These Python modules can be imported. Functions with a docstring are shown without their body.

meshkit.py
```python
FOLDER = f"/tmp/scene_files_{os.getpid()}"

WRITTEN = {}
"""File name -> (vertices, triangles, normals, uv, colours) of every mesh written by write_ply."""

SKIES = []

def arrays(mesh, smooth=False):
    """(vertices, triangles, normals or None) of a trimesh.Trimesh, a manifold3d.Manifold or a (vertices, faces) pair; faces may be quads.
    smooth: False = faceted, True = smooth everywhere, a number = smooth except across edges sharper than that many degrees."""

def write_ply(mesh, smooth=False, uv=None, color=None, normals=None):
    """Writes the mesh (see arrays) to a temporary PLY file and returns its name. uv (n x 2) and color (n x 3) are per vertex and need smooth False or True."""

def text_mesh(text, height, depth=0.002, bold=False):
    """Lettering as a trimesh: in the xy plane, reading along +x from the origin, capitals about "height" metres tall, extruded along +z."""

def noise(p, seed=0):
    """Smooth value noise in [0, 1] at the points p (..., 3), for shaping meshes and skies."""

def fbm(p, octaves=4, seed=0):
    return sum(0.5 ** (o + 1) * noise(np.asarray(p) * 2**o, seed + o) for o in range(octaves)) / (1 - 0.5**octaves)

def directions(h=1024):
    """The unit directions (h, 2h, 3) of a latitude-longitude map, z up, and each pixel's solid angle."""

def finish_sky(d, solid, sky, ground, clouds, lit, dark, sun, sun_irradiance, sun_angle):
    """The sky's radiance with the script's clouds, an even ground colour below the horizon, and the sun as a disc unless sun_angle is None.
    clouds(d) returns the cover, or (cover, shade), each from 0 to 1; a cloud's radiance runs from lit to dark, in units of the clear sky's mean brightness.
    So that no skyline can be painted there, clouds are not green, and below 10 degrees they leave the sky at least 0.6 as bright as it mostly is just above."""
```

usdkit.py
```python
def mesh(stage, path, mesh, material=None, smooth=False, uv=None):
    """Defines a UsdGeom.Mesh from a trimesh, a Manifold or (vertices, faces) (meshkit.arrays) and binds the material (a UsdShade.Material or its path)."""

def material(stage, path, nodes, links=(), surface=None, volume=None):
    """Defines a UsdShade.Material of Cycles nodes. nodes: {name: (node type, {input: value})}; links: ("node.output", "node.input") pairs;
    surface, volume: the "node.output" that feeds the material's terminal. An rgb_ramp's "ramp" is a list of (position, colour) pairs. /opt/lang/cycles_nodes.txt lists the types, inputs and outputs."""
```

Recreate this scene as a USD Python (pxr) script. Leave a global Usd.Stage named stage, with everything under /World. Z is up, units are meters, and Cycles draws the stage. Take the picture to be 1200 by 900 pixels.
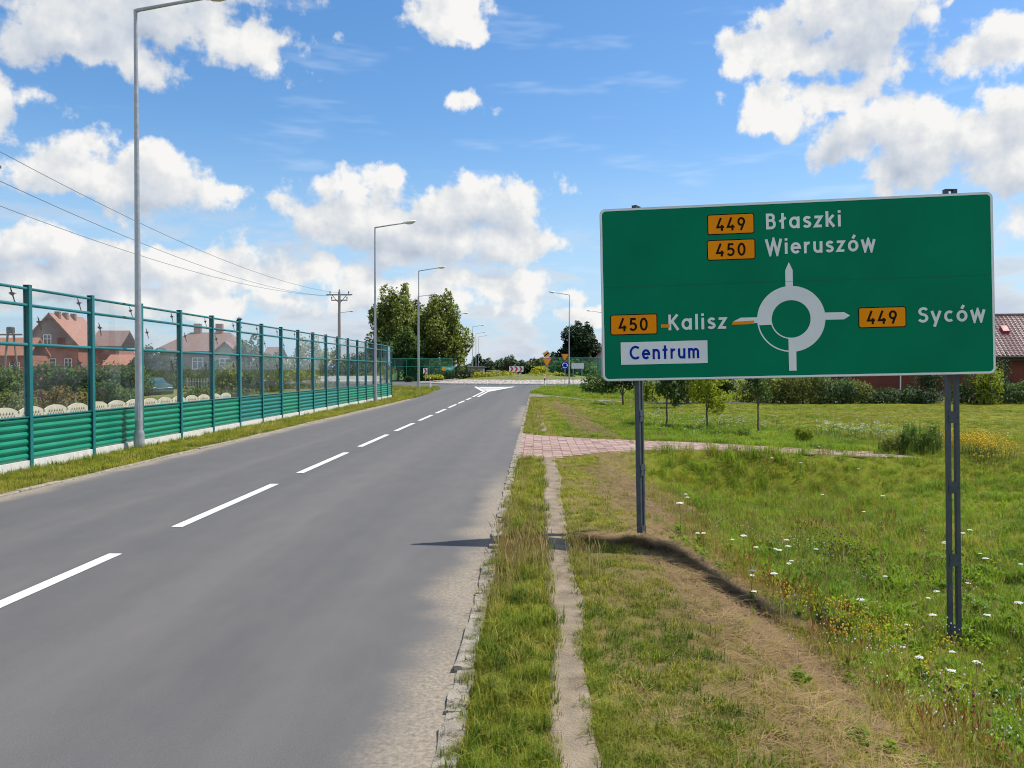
import math, random
import numpy as np, trimesh, usdkit, meshkit
import shapely
from shapely.geometry import Polygon, LineString, Point, MultiPolygon, box as sbox
from shapely import affinity
from pxr import Usd, UsdGeom, UsdLux, UsdShade, Sdf, Gf, Vt

stage = Usd.Stage.CreateInMemory()
UsdGeom.SetStageUpAxis(stage, 'Z')
UsdGeom.Xform.Define(stage, '/World')
rng = np.random.default_rng(7)
random.seed(7)

# ---------------------------------------------------------------- camera
PW, PH, FPX = 1200.0, 900.0, 950.0
EYE = np.array([0.0, 0.0, 1.7])
YAW, PITCH = math.radians(1.69), math.radians(-1.03)      # yaw to the left of the road's direction
FWD = np.array([-math.sin(YAW) * math.cos(PITCH), math.cos(YAW) * math.cos(PITCH), math.sin(PITCH)])
RGT = np.array([math.cos(YAW), math.sin(YAW), 0.0])
UPV = np.cross(RGT, FWD)
cam = UsdGeom.Camera.Define(stage, '/World/camera')
cam.CreateHorizontalApertureAttr(36.0)
cam.CreateVerticalApertureAttr(27.0)
cam.CreateFocalLengthAttr(36.0 * FPX / PW)
cam.CreateClippingRangeAttr(Gf.Vec2f(0.05, 20000.0))
cam.CreateExposureAttr(0.38)
cm = Gf.Matrix4d(*RGT, 0, *UPV, 0, *(-FWD), 0, *EYE, 1)
UsdGeom.Xformable(cam).AddTransformOp().Set(cm)

# ---------------------------------------------------------------- sun and sky
SUN = np.array([1.908, 0.757, 3.38]); SUN /= np.linalg.norm(SUN)
SUN_EL = math.asin(SUN[2]); SUN_ROT = math.atan2(SUN[0], SUN[1])
sun = UsdLux.DistantLight.Define(stage, '/World/sun')
sun.CreateNormalizeAttr(True); sun.CreateIntensityAttr(1.2); sun.CreateAngleAttr(0.53)
sun.CreateColorAttr(Gf.Vec3f(1.0, 0.95, 0.87))
_x = np.cross([0, 1, 0], SUN); _x /= np.linalg.norm(_x); _y = np.cross(SUN, _x)
UsdGeom.Xformable(sun).AddTransformOp().Set(Gf.Matrix4d(*_x, 0, *_y, 0, *SUN, 0, 0, 0, 0, 1))

class Graph:
    """Collects the nodes and links of one material."""
    def __init__(self):
        self.n, self.l, self.k = {}, [], 0
    def add(self, kind, out, **inp):
        name = f'n{self.k}'; self.k += 1
        vals = {}
        for key, v in inp.items():
            if isinstance(v, str) and '.' in v:
                self.l.append((v, f'{name}.{key}'))
            else:
                vals[key] = v
        self.n[name] = (kind, vals)
        return f'{name}.{out}'
    def math(self, op, a, b=0.0, c=None, clamp=False):
        kw = dict(math_type=op, value1=a, value2=b)
        if c is not None: kw['value3'] = c
        if clamp: kw['use_clamp'] = True
        return self.add('math', 'value', **kw)
    def vmath(self, op, a, b=(0, 0, 0), out='vector', c=None, scale=None):
        kw = dict(math_type=op, vector1=a, vector2=b)
        if c is not None: kw['vector3'] = c
        if scale is not None: kw['scale'] = scale
        return self.add('vector_math', out, **kw)
    def noise(self, vec, scale, detail=3.0, rough=0.5, out='fac', **kw):
        return self.add('noise_texture', out, vector=vec, scale=scale, detail=detail, roughness=rough, **kw)
    def mix(self, fac, a, b, typ='mix'):
        return self.add('mix', 'color', mix_type=typ, fac=fac, color1=a, color2=b)
    def map(self, v, a, b, c=0.0, d=1.0, typ='smoothstep'):
        return self.add('map_range', 'result', range_type=typ, value=v, from_min=a, from_max=b, to_min=c, to_max=d, clamp=True)
    def ramp(self, fac, stops):
        return self.add('rgb_ramp', 'color', fac=fac, ramp=stops)
    def make(self, path, surface=None, volume=None):
        return usdkit.material(stage, path, self.n, self.l, surface=surface, volume=volume)

# cumulus banks: (azimuth, elevation, half width, half height) in thousandths of a radian
CLOUDS = [(-560, 412, 150, 66), (-430, 385, 120, 50), (-350, 370, 62, 36), (-308, 372, 46, 22), (-510, 352, 100, 32), (-372, 430, 60, 40),
          (-640, 272, 70, 38), (-520, 214, 85, 32), (-450, 206, 80, 36), (-352, 208, 34, 20),
          (-560, 132, 100, 24), (-480, 116, 95, 27), (-395, 116, 80, 28),
          (-230, 180, 90, 34), (-203, 222, 36, 30), (-70, 198, 95, 34), (-135, 160, 150, 36), (-20, 150, 60, 20),
          (-235, 448, 90, 26), (-105, 430, 58, 34), (-165, 462, 60, 36), (-68, 310, 36, 22),
          (380, 376, 75, 56), (300, 352, 56, 30), (252, 368, 36, 20), (284, 290, 46, 38), (492, 322, 50, 30), (462, 372, 17, 12), (350, 300, 50, 30),
          (385, 262, 85, 30), (452, 242, 90, 38), (560, 222, 95, 34), (590, 166, 60, 38), (400, 218, 60, 14), (620, 130, 90, 30), (20, 96, 60, 14), (-560, 92, 120, 22), (-420, 78, 110, 18), (-290, 112, 85, 22), (-190, 82, 120, 20), (-50, 100, 80, 18), (70, 72, 90, 14)]
g = Graph()
dirv = g.add('texture_coordinate', 'generated')
sep = g.add('separate_xyz', 'x', vector=dirv).split('.')[0]
az = g.math('arctan2', f'{sep}.x', f'{sep}.y')
el = g.math('arcsine', f'{sep}.z')
P0 = g.add('combine_xyz', 'vector', x=az, y=el, z=0.0)
def blobs(pw, which):
    best = None
    for a, e, rx, ry in which:
        sx, sy = 1000.0 / rx, 1000.0 / ry
        q = g.vmath('multiply_add', pw, (sx, sy, 0.0), c=(-a / 1000 * sx, -e / 1000 * sy, 0.0))
        ln = g.vmath('length', q, out='value')
        if rx * ry < 1100: ln = g.math('add', ln, 0.42)
        best = ln if best is None else g.math('smoothmin', best, ln, 0.25)
    return g.math('maximum', g.math('subtract', 1.0, best), -1.0)
LIGHT_STEP = (0.014, 0.022, 0.0)
w = g.noise(P0, 11.0, 1.0, 0.5, out='color', dimensions='2D')
pw0 = g.vmath('multiply_add', w, (0.07, 0.05, 0.0), c=g.vmath('add', P0, (-0.035, -0.025, 0.0)))
pw1 = g.vmath('add', pw0, LIGHT_STEP)
base0 = blobs(pw0, CLOUDS)
base1 = blobs(pw1, [c for c in CLOUDS if c[2] * c[3] > 2300])
# clouds in the part of the sky the photograph does not show: the same kind, placed by noise
out_of_view = g.math('maximum', g.map(g.math('absolute', az), 0.66, 0.8), g.map(el, 0.50, 0.6))
gen = g.math('multiply_add', g.noise(P0, 2.6, 2.0, 0.5, dimensions='2D'), 5.0, -2.7)
gen = g.math('add', g.math('multiply', gen, out_of_view), g.math('multiply_add', out_of_view, 1.0, -1.0))
base0 = g.math('maximum', base0, gen)
base1 = g.math('maximum', base1, g.math('subtract', gen, 0.12))
f1a = g.noise(P0, 24.0, 6.0, 0.56, dimensions='2D')
f1b = g.noise(g.vmath('add', P0, LIGHT_STEP), 24.0, 4.0, 0.56, dimensions='2D')
f2 = g.noise(P0, 9.0, 1.0, 0.5, dimensions='2D')
D0 = g.math('multiply_add', f1a, 2.1, g.math('add', base0, -1.43))
D0 = g.math('multiply_add', f2, 0.9, D0)
dd = g.math('multiply', g.math('subtract', f1a, f1b), 1.25)
db = g.math('minimum', g.math('maximum', g.math('subtract', base0, base1), -0.5), 0.7)
cover = g.map(D0, -0.12, 0.34)
lit = g.math('add', g.math('multiply_add', db, 0.55, 0.67), dd)
lit = g.math('multiply_add', D0, -0.20, lit)
lit = g.map(lit, 0.0, 1.0, typ='linear')
# thin streaky layer low over the horizon and faint wisps higher up
ps = g.vmath('multiply', P0, (1.0, 3.4, 1.0))
st = g.noise(ps, 7.5, 4.0, 0.6, dimensions='2D')
lowm = g.map(el, 0.24, 0.06)
st_c = g.math('multiply', g.map(g.math('multiply_add', lowm, 0.10, st), 0.50, 0.68), g.math('multiply', lowm, 0.92))
wp = g.add('mapping', 'vector', vector=P0, rotation=(0, 0, 0.95), scale=(2.0, 11.0, 1.0))
wis = g.math('multiply', g.map(g.noise(wp, 3.0, 3.0, 0.6, dimensions='2D'), 0.55, 0.85), 0.20)
sky = g.add('sky_texture', 'color', sky_type='single_scattering', sun_disc=False, sun_elevation=SUN_EL, sun_rotation=SUN_ROT, altitude=100.0, air_density=1.0, aerosol_density=0.6, ozone_density=2.0)
sky = g.add('hsv', 'color', color=sky, hue=0.5, saturation=1.27, value=1.26)
SKY_STRENGTH = 0.10
K = 1.0 / SKY_STRENGTH
c_cloud = g.ramp(lit, [(0.0, (0.35 * K, 0.40 * K, 0.48 * K)), (0.4, (0.47 * K, 0.51 * K, 0.57 * K)), (0.75, (0.60 * K, 0.615 * K, 0.63 * K)), (1.0, (0.72 * K, 0.715 * K, 0.70 * K))])
hz = g.math('multiply', g.map(el, 0.30, -0.02), 0.9)
sky = g.mix(hz, sky, (0.37 * K, 0.52 * K, 0.69 * K))
col = g.mix(wis, sky, (0.75 * K, 0.80 * K, 0.88 * K))
col = g.mix(st_c, col, g.ramp(st, [(0.45, (0.60 * K, 0.62 * K, 0.64 * K)), (0.7, (0.44 * K, 0.49 * K, 0.57 * K))]))
col = g.mix(cover, col, c_cloud)
bg = g.add('background_shader', 'background', color=col, strength=SKY_STRENGTH)
sky_mat = g.make('/World/Looks/sky_air', surface=bg)
dome = UsdLux.DomeLight.Define(stage, '/World/sky')
UsdShade.MaterialBindingAPI.Apply(dome.GetPrim()).Bind(sky_mat)
# ---------------------------------------------------------------- helpers: where a pixel of the photograph lies, objects, meshes
def W(px, py, depth):
    """The world point seen at a pixel of the 1200 x 900 photograph, depth metres along the lens axis."""
    return EYE + depth * (FWD + RGT * (px - PW / 2) / FPX + UPV * (PH / 2 - py) / FPX)
def G(px, py, z=0.0):
    d = FWD + RGT * (px - PW / 2) / FPX + UPV * (PH / 2 - py) / FPX
    return EYE + d * (z - EYE[2]) / d[2]
def smooth(a, b, x):
    t = np.clip((np.asarray(x, float) - a) / (b - a), 0, 1)
    return t * t * (3 - 2 * t)

_used = {}
def free(parent, name):
    key = (parent, name)
    k = _used.get(key, 0); _used[key] = k + 1
    return f'{parent}/{name}' if k == 0 else f'{parent}/{name}_{k:03d}'
def tag(p, label=None, cat=None, group=None, kind=None):
    p = p.GetPrim() if hasattr(p, 'GetPrim') else p
    for key, v in (('label', label), ('category', cat), ('group', group), ('kind', kind)):
        if v: p.SetCustomDataByKey(key, v)
    return p
def thing(name, label=None, cat=None, loc=(0, 0, 0), rotz=0.0, group=None, kind=None):
    x = UsdGeom.Xform.Define(stage, free('/World', name))
    x.AddTranslateOp().Set(Gf.Vec3d(*map(float, loc)))
    x.AddRotateZOp().Set(float(math.degrees(rotz)))
    return tag(x, label, cat, group, kind)
def obj(name, mesh, m, parent=None, smooth=False, label=None, cat=None, group=None, kind=None, color=None):
    base = '/World' if parent is None else str(parent.GetPath())
    nrm = None
    if isinstance(mesh, tuple) and len(mesh) == 3: mesh = mesh[:2]
    p = usdkit.mesh(stage, free(base, name), mesh, m, smooth)
    if nrm is not None:
        p.CreateNormalsAttr(Vt.Vec3fArray.FromNumpy(np.asarray(nrm, np.float32))); p.SetNormalsInterpolation('vertex')
    if color is not None:
        UsdGeom.PrimvarsAPI(p).CreatePrimvar('tint', Sdf.ValueTypeNames.Color3fArray, 'vertex').Set(Vt.Vec3fArray.FromNumpy(np.asarray(color, np.float32)))
    return tag(p, label, cat, group, kind)
def copy_of(root, loc, rotz=0.0, label=None, group=None, scale=None, name=None):
    was = root.GetCustomData()
    nm = name or root.GetName().rstrip('0123456789').rstrip('_')
    x = UsdGeom.Xform.Define(stage, free('/World', nm))
    x.GetPrim().GetReferences().AddInternalReference(root.GetPath())
    x.ClearXformOpOrder()
    t = x.GetPrim()
    xf = UsdGeom.Xformable(t)
    op = [o for o in (xf.AddTranslateOp(opSuffix='own'), xf.AddRotateZOp(opSuffix='own'))]
    op[0].Set(Gf.Vec3d(*map(float, loc))); op[1].Set(float(math.degrees(rotz)))
    if scale is not None:
        so = xf.AddScaleOp(opSuffix='own'); so.Set(Gf.Vec3f(*scale) if np.ndim(scale) else Gf.Vec3f(scale, scale, scale)); op.append(so)
    xf.SetXformOpOrder(op)
    tag(t, label or was.get('label'), was.get('category'), group or was.get('group'))
    t.SetInstanceable(True)
    return t

class MB:
    """Collects pieces of ONE mesh."""
    def __init__(self): self.v, self.f, self.n = [], [], 0
    def add(self, v, f):
        v = np.asarray(v, float); f = np.asarray(f, int)
        if f.shape[1] == 4: f = np.vstack([f[:, [0, 1, 2]], f[:, [0, 2, 3]]])
        self.v.append(v); self.f.append(f + self.n); self.n += len(v); return self
    def mesh(self, m): return self.add(m.vertices, m.faces)
    def box(self, x0, x1, y0, y1, z0, z1, M=None):
        v = np.array([[x, y, z] for z in (z0, z1) for y in (y0, y1) for x in (x0, x1)], float)
        if M is not None: v = v @ M[:3, :3].T + M[:3, 3]
        return self.add(v, [[0, 2, 3, 1], [4, 5, 7, 6], [0, 1, 5, 4], [2, 6, 7, 3], [0, 4, 6, 2], [1, 3, 7, 5]])
    def tube(self, pts, r, n=8, cap=True):
        pts = np.asarray(pts, float); r = np.broadcast_to(r, len(pts))
        t = np.gradient(pts, axis=0); t /= np.linalg.norm(t, axis=1, keepdims=True) + 1e-12
        up = np.array([0, 0, 1.0]) if abs(t[0][2]) < 0.9 else np.array([1.0, 0, 0])
        rings, u = [], None
        for k in range(len(pts)):
            u = up - t[k] * (up @ t[k]) if u is None else u - t[k] * (u @ t[k])
            u /= np.linalg.norm(u); w_ = np.cross(t[k], u)
            a = np.arange(n) / n * 2 * np.pi
            rings.append(pts[k] + r[k] * (np.cos(a)[:, None] * u + np.sin(a)[:, None] * w_))
        v = np.vstack(rings); f = []
        for k in range(len(pts) - 1):
            for i in range(n):
                j = (i + 1) % n
                f.append([k * n + i, k * n + j, (k + 1) * n + j, (k + 1) * n + i])
        self.add(v, f)
        if cap:
            for k, s in ((0, -1), (len(pts) - 1, 1)):
                ring = rings[k]; fan = [[0, i + 1, (i + 1) % n + 1] if s > 0 else [0, (i + 1) % n + 1, i + 1] for i in range(n)]
                self.add(np.vstack([pts[k], ring]), fan)
        return self
    def out(self): return np.vstack(self.v), np.vstack(self.f)
def extrude(shape, depth):
    ps = [p for p in (shape.geoms if hasattr(shape, 'geoms') else [shape]) if p.geom_type == 'Polygon' and p.area > 1e-9]
    return trimesh.util.concatenate([trimesh.creation.extrude_polygon(p, depth, engine='earcut') for p in ps])
def frame_M(o, x, y, z):
    M = np.eye(4); M[:3, 0], M[:3, 1], M[:3, 2], M[:3, 3] = x, y, z, o; return M
def moved(mesh, M):
    m = mesh.copy(); m.apply_transform(M); return m
def bevel_box(sx, sy, sz, b):
    """A box about the origin with chamfered edges (convex hull)."""
    pts = []
    for x in (-1, 1):
        for y in (-1, 1):
            for z in (-1, 1):
                c = np.array([x * sx / 2, y * sy / 2, z * sz / 2])
                for k in range(3):
                    d = np.array([x, y, z], float) * b; d[k] = 0
                    pts.append(c - d)
    return trimesh.convex.convex_hull(np.array(pts))

# ---------------------------------------------------------------- materials
L = '/World/Looks/'
def pmat(name, c1, c2=None, scale=3.0, rough=0.6, bump=0.0, bscale=40.0, metallic=0.0, spec=0.5, detail=4.0, stretch=(1, 1, 1), c3=None, obj_space=False, coat=0.0):
    g = Graph()
    pos = g.add('texture_coordinate', 'object') if obj_space else g.add('geometry', 'position')
    if stretch != (1, 1, 1): pos = g.vmath('multiply', pos, stretch)
    kw = {}
    if c2 is not None:
        n = g.noise(pos, scale, detail, 0.6)
        st = [(0.3, c1), (0.7, c2)] if c3 is None else [(0.28, c1), (0.5, c2), (0.72, c3)]
        kw['base_color'] = g.ramp(n, st)
        kw['roughness'] = g.map(n, 0.3, 0.7, max(rough - 0.08, 0.02), min(rough + 0.08, 1.0), 'linear')
    else:
        kw['base_color'] = c1; kw['roughness'] = rough
    if bump:
        kw['normal'] = g.add('bump', 'normal', height=g.noise(pos, bscale, 4.0, 0.6), strength=bump, distance=0.02)
    if coat: kw['coat_weight'] = coat; kw['coat_roughness'] = 0.1
    s = g.add('principled_bsdf', 'BSDF', metallic=metallic, specular_ior_level=spec, **kw)
    return g.make(L + name, surface=s)
def leafmat(name, dark, mid, light, trans=0.35, patch=0.0, patch_col=(0.2, 0.17, 0.05), patch_scale=0.6, rough=0.65, spec=0.12, up=0.55, gain=2.2):
    """Leaves and grass blades: colour varies from blade to blade and tuft to tuft; some light passes through."""
    dark, mid, light, patch_col = (tuple(min(q * gain, .75) for q in c_) for c_ in (dark, mid, light, patch_col))
    g = Graph()
    isl = g.add('geometry', 'random_per_island'); ob = g.add('object_info', 'random'); pos = g.add('geometry', 'position')
    big = g.noise(pos, patch_scale, 3.0, 0.6)
    f = g.math('multiply_add', isl, 0.45, g.math('multiply_add', ob, 0.3, g.math('multiply_add', big, 0.9, -0.33)))
    col = g.ramp(f, [(0.1, dark), (0.5, mid), (0.95, light)])
    if patch:
        col = g.mix(g.math('multiply', g.map(g.noise(pos, patch_scale * 2.2, 3.0, 0.6), 0.48, 0.64), patch), col, patch_col)
    nv = g.vmath('normalize', g.vmath('add', g.vmath('scale', g.add('geometry', 'normal'), scale=1.0 - up), (0.0, 0.0, up)))
    a = g.add('principled_bsdf', 'BSDF', base_color=col, roughness=rough, specular_ior_level=spec, normal=nv)
    if trans:
        tcol = g.mix(1.0, col, (1.25, 1.2, 0.7), 'multiply')
        b = g.add('translucent_bsdf', 'BSDF', color=tcol)
        a = g.add('mix_closure', 'closure', fac=trans, closure1=a, closure2=b)
    return g.make(L + name, surface=a)

M_pole = pmat('galvanised_steel', (0.30, 0.31, 0.33), (0.42, 0.43, 0.45), 6.0, 0.45, 0.02, 30, metallic=0.35)
M_lamp = pmat('lamp_housing', (0.62, 0.62, 0.60), (0.70, 0.70, 0.68), 8.0, 0.4)
M_lampglass = pmat('lamp_bowl', (0.55, 0.50, 0.46), None, rough=0.15)
M_postgrey = pmat('dark_galvanised_post', (0.040, 0.052, 0.066), (0.070, 0.084, 0.100), 14.0, 0.5, 0.03, 60, metallic=0.3, spec=.35)
M_green = pmat('teal_paint', (0.006, 0.125, 0.135), (0.012, 0.155, 0.165), 1.5, 0.4, 0.01, 80)
M_slat_a = pmat('green_slat_paint', (0.001, 0.170, 0.100), (0.004, 0.210, 0.125), 1.2, 0.38, 0.02, 12)
M_slat_b = pmat('teal_slat_paint', (0.001, 0.145, 0.122), (0.004, 0.180, 0.150), 1.2, 0.38, 0.02, 12)
M_bird = pmat('bird_film', (0.035, 0.022, 0.02), None, rough=0.5)
M_plinth = pmat('plinth_concrete', (0.50, 0.49, 0.46), (0.64, 0.63, 0.60), 5.0, 0.85, 0.2, 60)
M_castfence = pmat('cast_concrete', (0.50, 0.44, 0.34), (0.62, 0.56, 0.45), 4.0, 0.85, 0.2, 60)
M_kerb_plain = pmat('plain_kerb_concrete', (0.15, 0.13, 0.10), (0.32, 0.295, 0.245), 11.0, 0.9, 0.8, 55, detail=7.0, c3=(0.42, 0.39, 0.335))
def kerb_mat():
    g = Graph(); pos = g.add('geometry', 'position')
    n1 = g.noise(pos, 10.0, 7.0, 0.65); n2 = g.noise(pos, 85.0, 4.0, 0.7)
    pw = g.vmath('add', pos, g.vmath('scale', g.noise(pos, 9.0, 4.0, 0.7, out='color'), scale=0.22))
    cr = g.add('voronoi_texture', 'distance', vector=pw, scale=6.0, feature='distance_to_edge')
    c = g.ramp(g.math('multiply_add', n2, 0.35, g.math('multiply', n1, 0.75)), [(0.30, (0.11, 0.09, 0.064)), (0.47, (0.215, 0.19, 0.148)), (0.62, (0.31, 0.28, 0.23)), (0.8, (0.40, 0.375, 0.32))])
    c = g.mix(g.math('multiply', g.map(cr, 0.004, 0.022, 0.8, 0.0), g.map(g.noise(pos, 3.0, 2.0), 0.45, 0.6)), c, (0.07, 0.058, 0.042))
    hgt = g.math('multiply_add', n2, 0.4, g.math('add', n1, g.map(cr, 0.0, 0.03, 0.0, 0.3)))
    return g.make(L + 'worn_kerb_concrete', surface=g.add('principled_bsdf', 'BSDF', base_color=c, roughness=0.92, specular_ior_level=0.2, normal=g.add('bump', 'normal', height=hgt, strength=0.9, distance=0.025)))
M_kerb = kerb_mat()
M_kerb2 = pmat('pale_kerb_concrete', (0.44, 0.43, 0.40), (0.56, 0.55, 0.52), 6.0, 0.9, 0.3, 40)
def pane_mat(name, tint, dust):
    g = Graph()
    pos = g.add('geometry', 'position')
    dirt = g.math('multiply', g.map(g.noise(pos, 0.9, 5.0, 0.65), 0.25, 0.8), 0.05)
    t = g.add('transparent_bsdf', 'BSDF', color=tint)
    gl = g.add('glossy_bsdf', 'BSDF', color=(0.9, 0.95, 0.95), roughness=0.02)
    ge = g.add('geometry', 'normal').split('.')[0]
    co = g.math('absolute', g.vmath('dot_product', f'{ge}.incoming', f'{ge}.normal', out='value'))
    fr = g.math('multiply_add', g.math('power', g.math('subtract', 1.0, co), 5.0), 0.55, 0.02)
    a = g.add('mix_closure', 'closure', fac=fr, closure1=t, closure2=gl)
    d = g.add('diffuse_bsdf', 'BSDF', color=dust)
    a = g.add('mix_closure', 'closure', fac=dirt, closure1=a, closure2=d)
    return g.make(L + name, surface=a)
M_pane = pane_mat('barrier_pane', (0.94, 0.96, 0.955), (0.42, 0.46, 0.46))
M_farpane = pane_mat('green_mesh_pane', (0.62, 0.86, 0.74), (0.02, 0.22, 0.14))
# ---------------------------------------------------------------- terrain
RX0, RX1 = -7.13, -0.43                       # the road's edges
CI = np.array([-1.0, 103.0]); R_OUT, R_IN = 23.3, 14.0
def drive_z(x): return np.interp(x, [-0.4, 1.5, 4.0, 8.0, 14.0], [0.0, -0.04, -0.11, -0.33, -0.42])
def drive_near(x): return np.interp(x, [-0.6, -0.3, 0.36, 1.29, 3.1, 8.0, 14.0], [15.4, 15.45, 15.6, 16.95, 18.1, 19.0, 19.4])
def drive_far(x): return np.interp(x, [-0.6, 0.3, 1.5, 3.7, 9.0, 14.0], [21.9, 21.0, 20.4, 20.3, 20.4, 20.9])
X_DITCH = [-0.36, 0.0, 1.0, 1.35, 1.8, 2.3, 3.0, 4.2, 6.0, 8.0, 11.0, 16.0, 60.0]
Z_DITCH = [0.0, 0.0, -0.04, -0.13, -0.38, -0.64, -0.88, -1.10, -1.08, -0.85, -0.6, -0.45, -0.45]
X_FAR = [-0.36, 1.0, 3.0, 6.0, 14.0, 60.0, 200.0]
Z_FAR = [0.0, -0.03, -0.24, -0.38, -0.42, -0.45, -0.3]
X_LEFT = [-60.0, -16.0, -13.0, -10.6, -9.3, -8.6, -7.4, -7.13]
Z_LEFT = [-0.75, -0.75, -0.60, -0.20, -0.13, -0.08, -0.01, 0.0]
def bumps(x, y, k, seed):
    p = np.stack([np.asarray(x) * k, np.asarray(y) * k, np.zeros_like(np.asarray(x, float))], -1)
    return meshkit.fbm(p, 3, seed) - 0.5
road_shape = Polygon([(RX0, -30), (-0.35, -30), (-0.35, 49.5), (-0.33, 56), (0.1, 69), (1.2, 80), (-1, 90), (-12, 90), (-17, 81.6), (-12, 79.0), (-9.6, 76.2), (-8.3, 70), (-7.5, 56), (-7.13, 46), (RX0, 40)])
road_shape = road_shape.union(Point(*CI).buffer(R_OUT, 48)).union(sbox(-260, 99.3, -20, 106.7)).union(sbox(18, 99.3, 260, 106.7)).union(sbox(-4.6, 120, 2.4, 420))
path_shape = Polygon([(-0.42, 49.3), (-0.4, 56.2), (0.5, 53.6), (3, 52.6), (9, 52.2), (16, 53.2), (30, 56), (30, 54.6), (16, 51.8), (9, 50.7), (3, 51.0), (1, 50.7)])
RIDGE = np.array([(.45, 8.28), (.90, 8.17), (1.35, 7.98), (1.85, 7.66), (2.32, 7.24)])
def H(x, y, rough=True):
    """Height of the ground."""
    x, y = np.broadcast_arrays(np.asarray(x, float), np.asarray(y, float))
    zdit, zfar, zl = np.interp(x, X_DITCH, Z_DITCH), np.interp(x, X_FAR, Z_FAR), np.interp(x, X_LEFT, Z_LEFT)
    wob = 0.35 * bumps(x, y, 0.45, 3)
    zdit = np.interp(x + wob * smooth(0.6, 2.0, x), X_DITCH, Z_DITCH)
    n, f, zd = drive_near(x), drive_far(x), drive_z(x)
    ramp = 0.7 + 0.9 * smooth(1.0, 3.0, x)
    m = smooth(n - ramp, n + 0.05, y)
    zr = zdit * (1 - m) + zd * m
    m2 = smooth(f - 0.05, f + 1.4, y)
    zr = zr * (1 - m2) + zfar * m2
    flat = smooth(62, 78, y) * (1 - smooth(16, 40, x))
    zr = zr * (1 - flat)
    flatl = smooth(48, 66, y) * (1 - smooth(40, 90, -x))
    zl = zl * (1 - flatl) + 0.03 * flatl
    z = np.where(x > RX1, zr, np.where(x < RX0, zl, 0.0))
    if rough:
        amp = np.where(x > RX1, smooth(-0.36, 1.2, x) * (1 - 0.92 * ((y > n - .05) & (y < f + .05))), smooth(7.3, 8.5, -x) * 0.6)
        # the lip of dried cuttings that curves from the thin sign post down the bank
        lx = np.interp(y, RIDGE[::-1, 1], RIDGE[::-1, 0]); z = z + 0.10 * np.exp(-((x - lx) / 0.085) ** 2) * smooth(7.0, 7.2, y) * (1 - smooth(8.1, 8.22, y)) * (0.75 + bumps(x, y, 5.0, 88))
        z = z + amp * (0.10 * bumps(x, y, 1.3, 5) + 0.045 * bumps(x, y, 6.0, 9))
    return z
def geo(a, b, n): return np.sign(a) * np.geomspace(abs(a), abs(b), n)
xs = np.concatenate([geo(-3000, -70, 14), np.arange(-60, -13, 2.0), np.arange(-12.5, -7.2, 0.2), [-7.14, -7.12, -6, -4, -2, -0.45, -0.43], np.arange(-0.38, 3.2, 0.055), np.arange(3.2, 9, 0.14), np.arange(9, 20, 0.5), np.arange(20, 62, 2.0), geo(66, 3000, 14)])
ys = np.concatenate([np.arange(-60, 0, 6.0), np.arange(0, 2.4, 0.4), np.arange(2.4, 18.5, 0.085), np.arange(18.5, 30, 0.22), np.arange(30, 76, 0.8), np.arange(76, 136, 2.0), geo(140, 5000, 20)])
gx, gy = np.meshgrid(xs, ys)
gz = H(gx, gy)
pts = shapely.points(gx.ravel(), gy.ravel())
shapely.prepare(road_shape); shapely.prepare(path_shape)
on_road = shapely.contains(road_shape.buffer(-0.02), pts).reshape(gx.shape)
on_path = shapely.contains(path_shape.buffer(0.1), pts).reshape(gx.shape)
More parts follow.
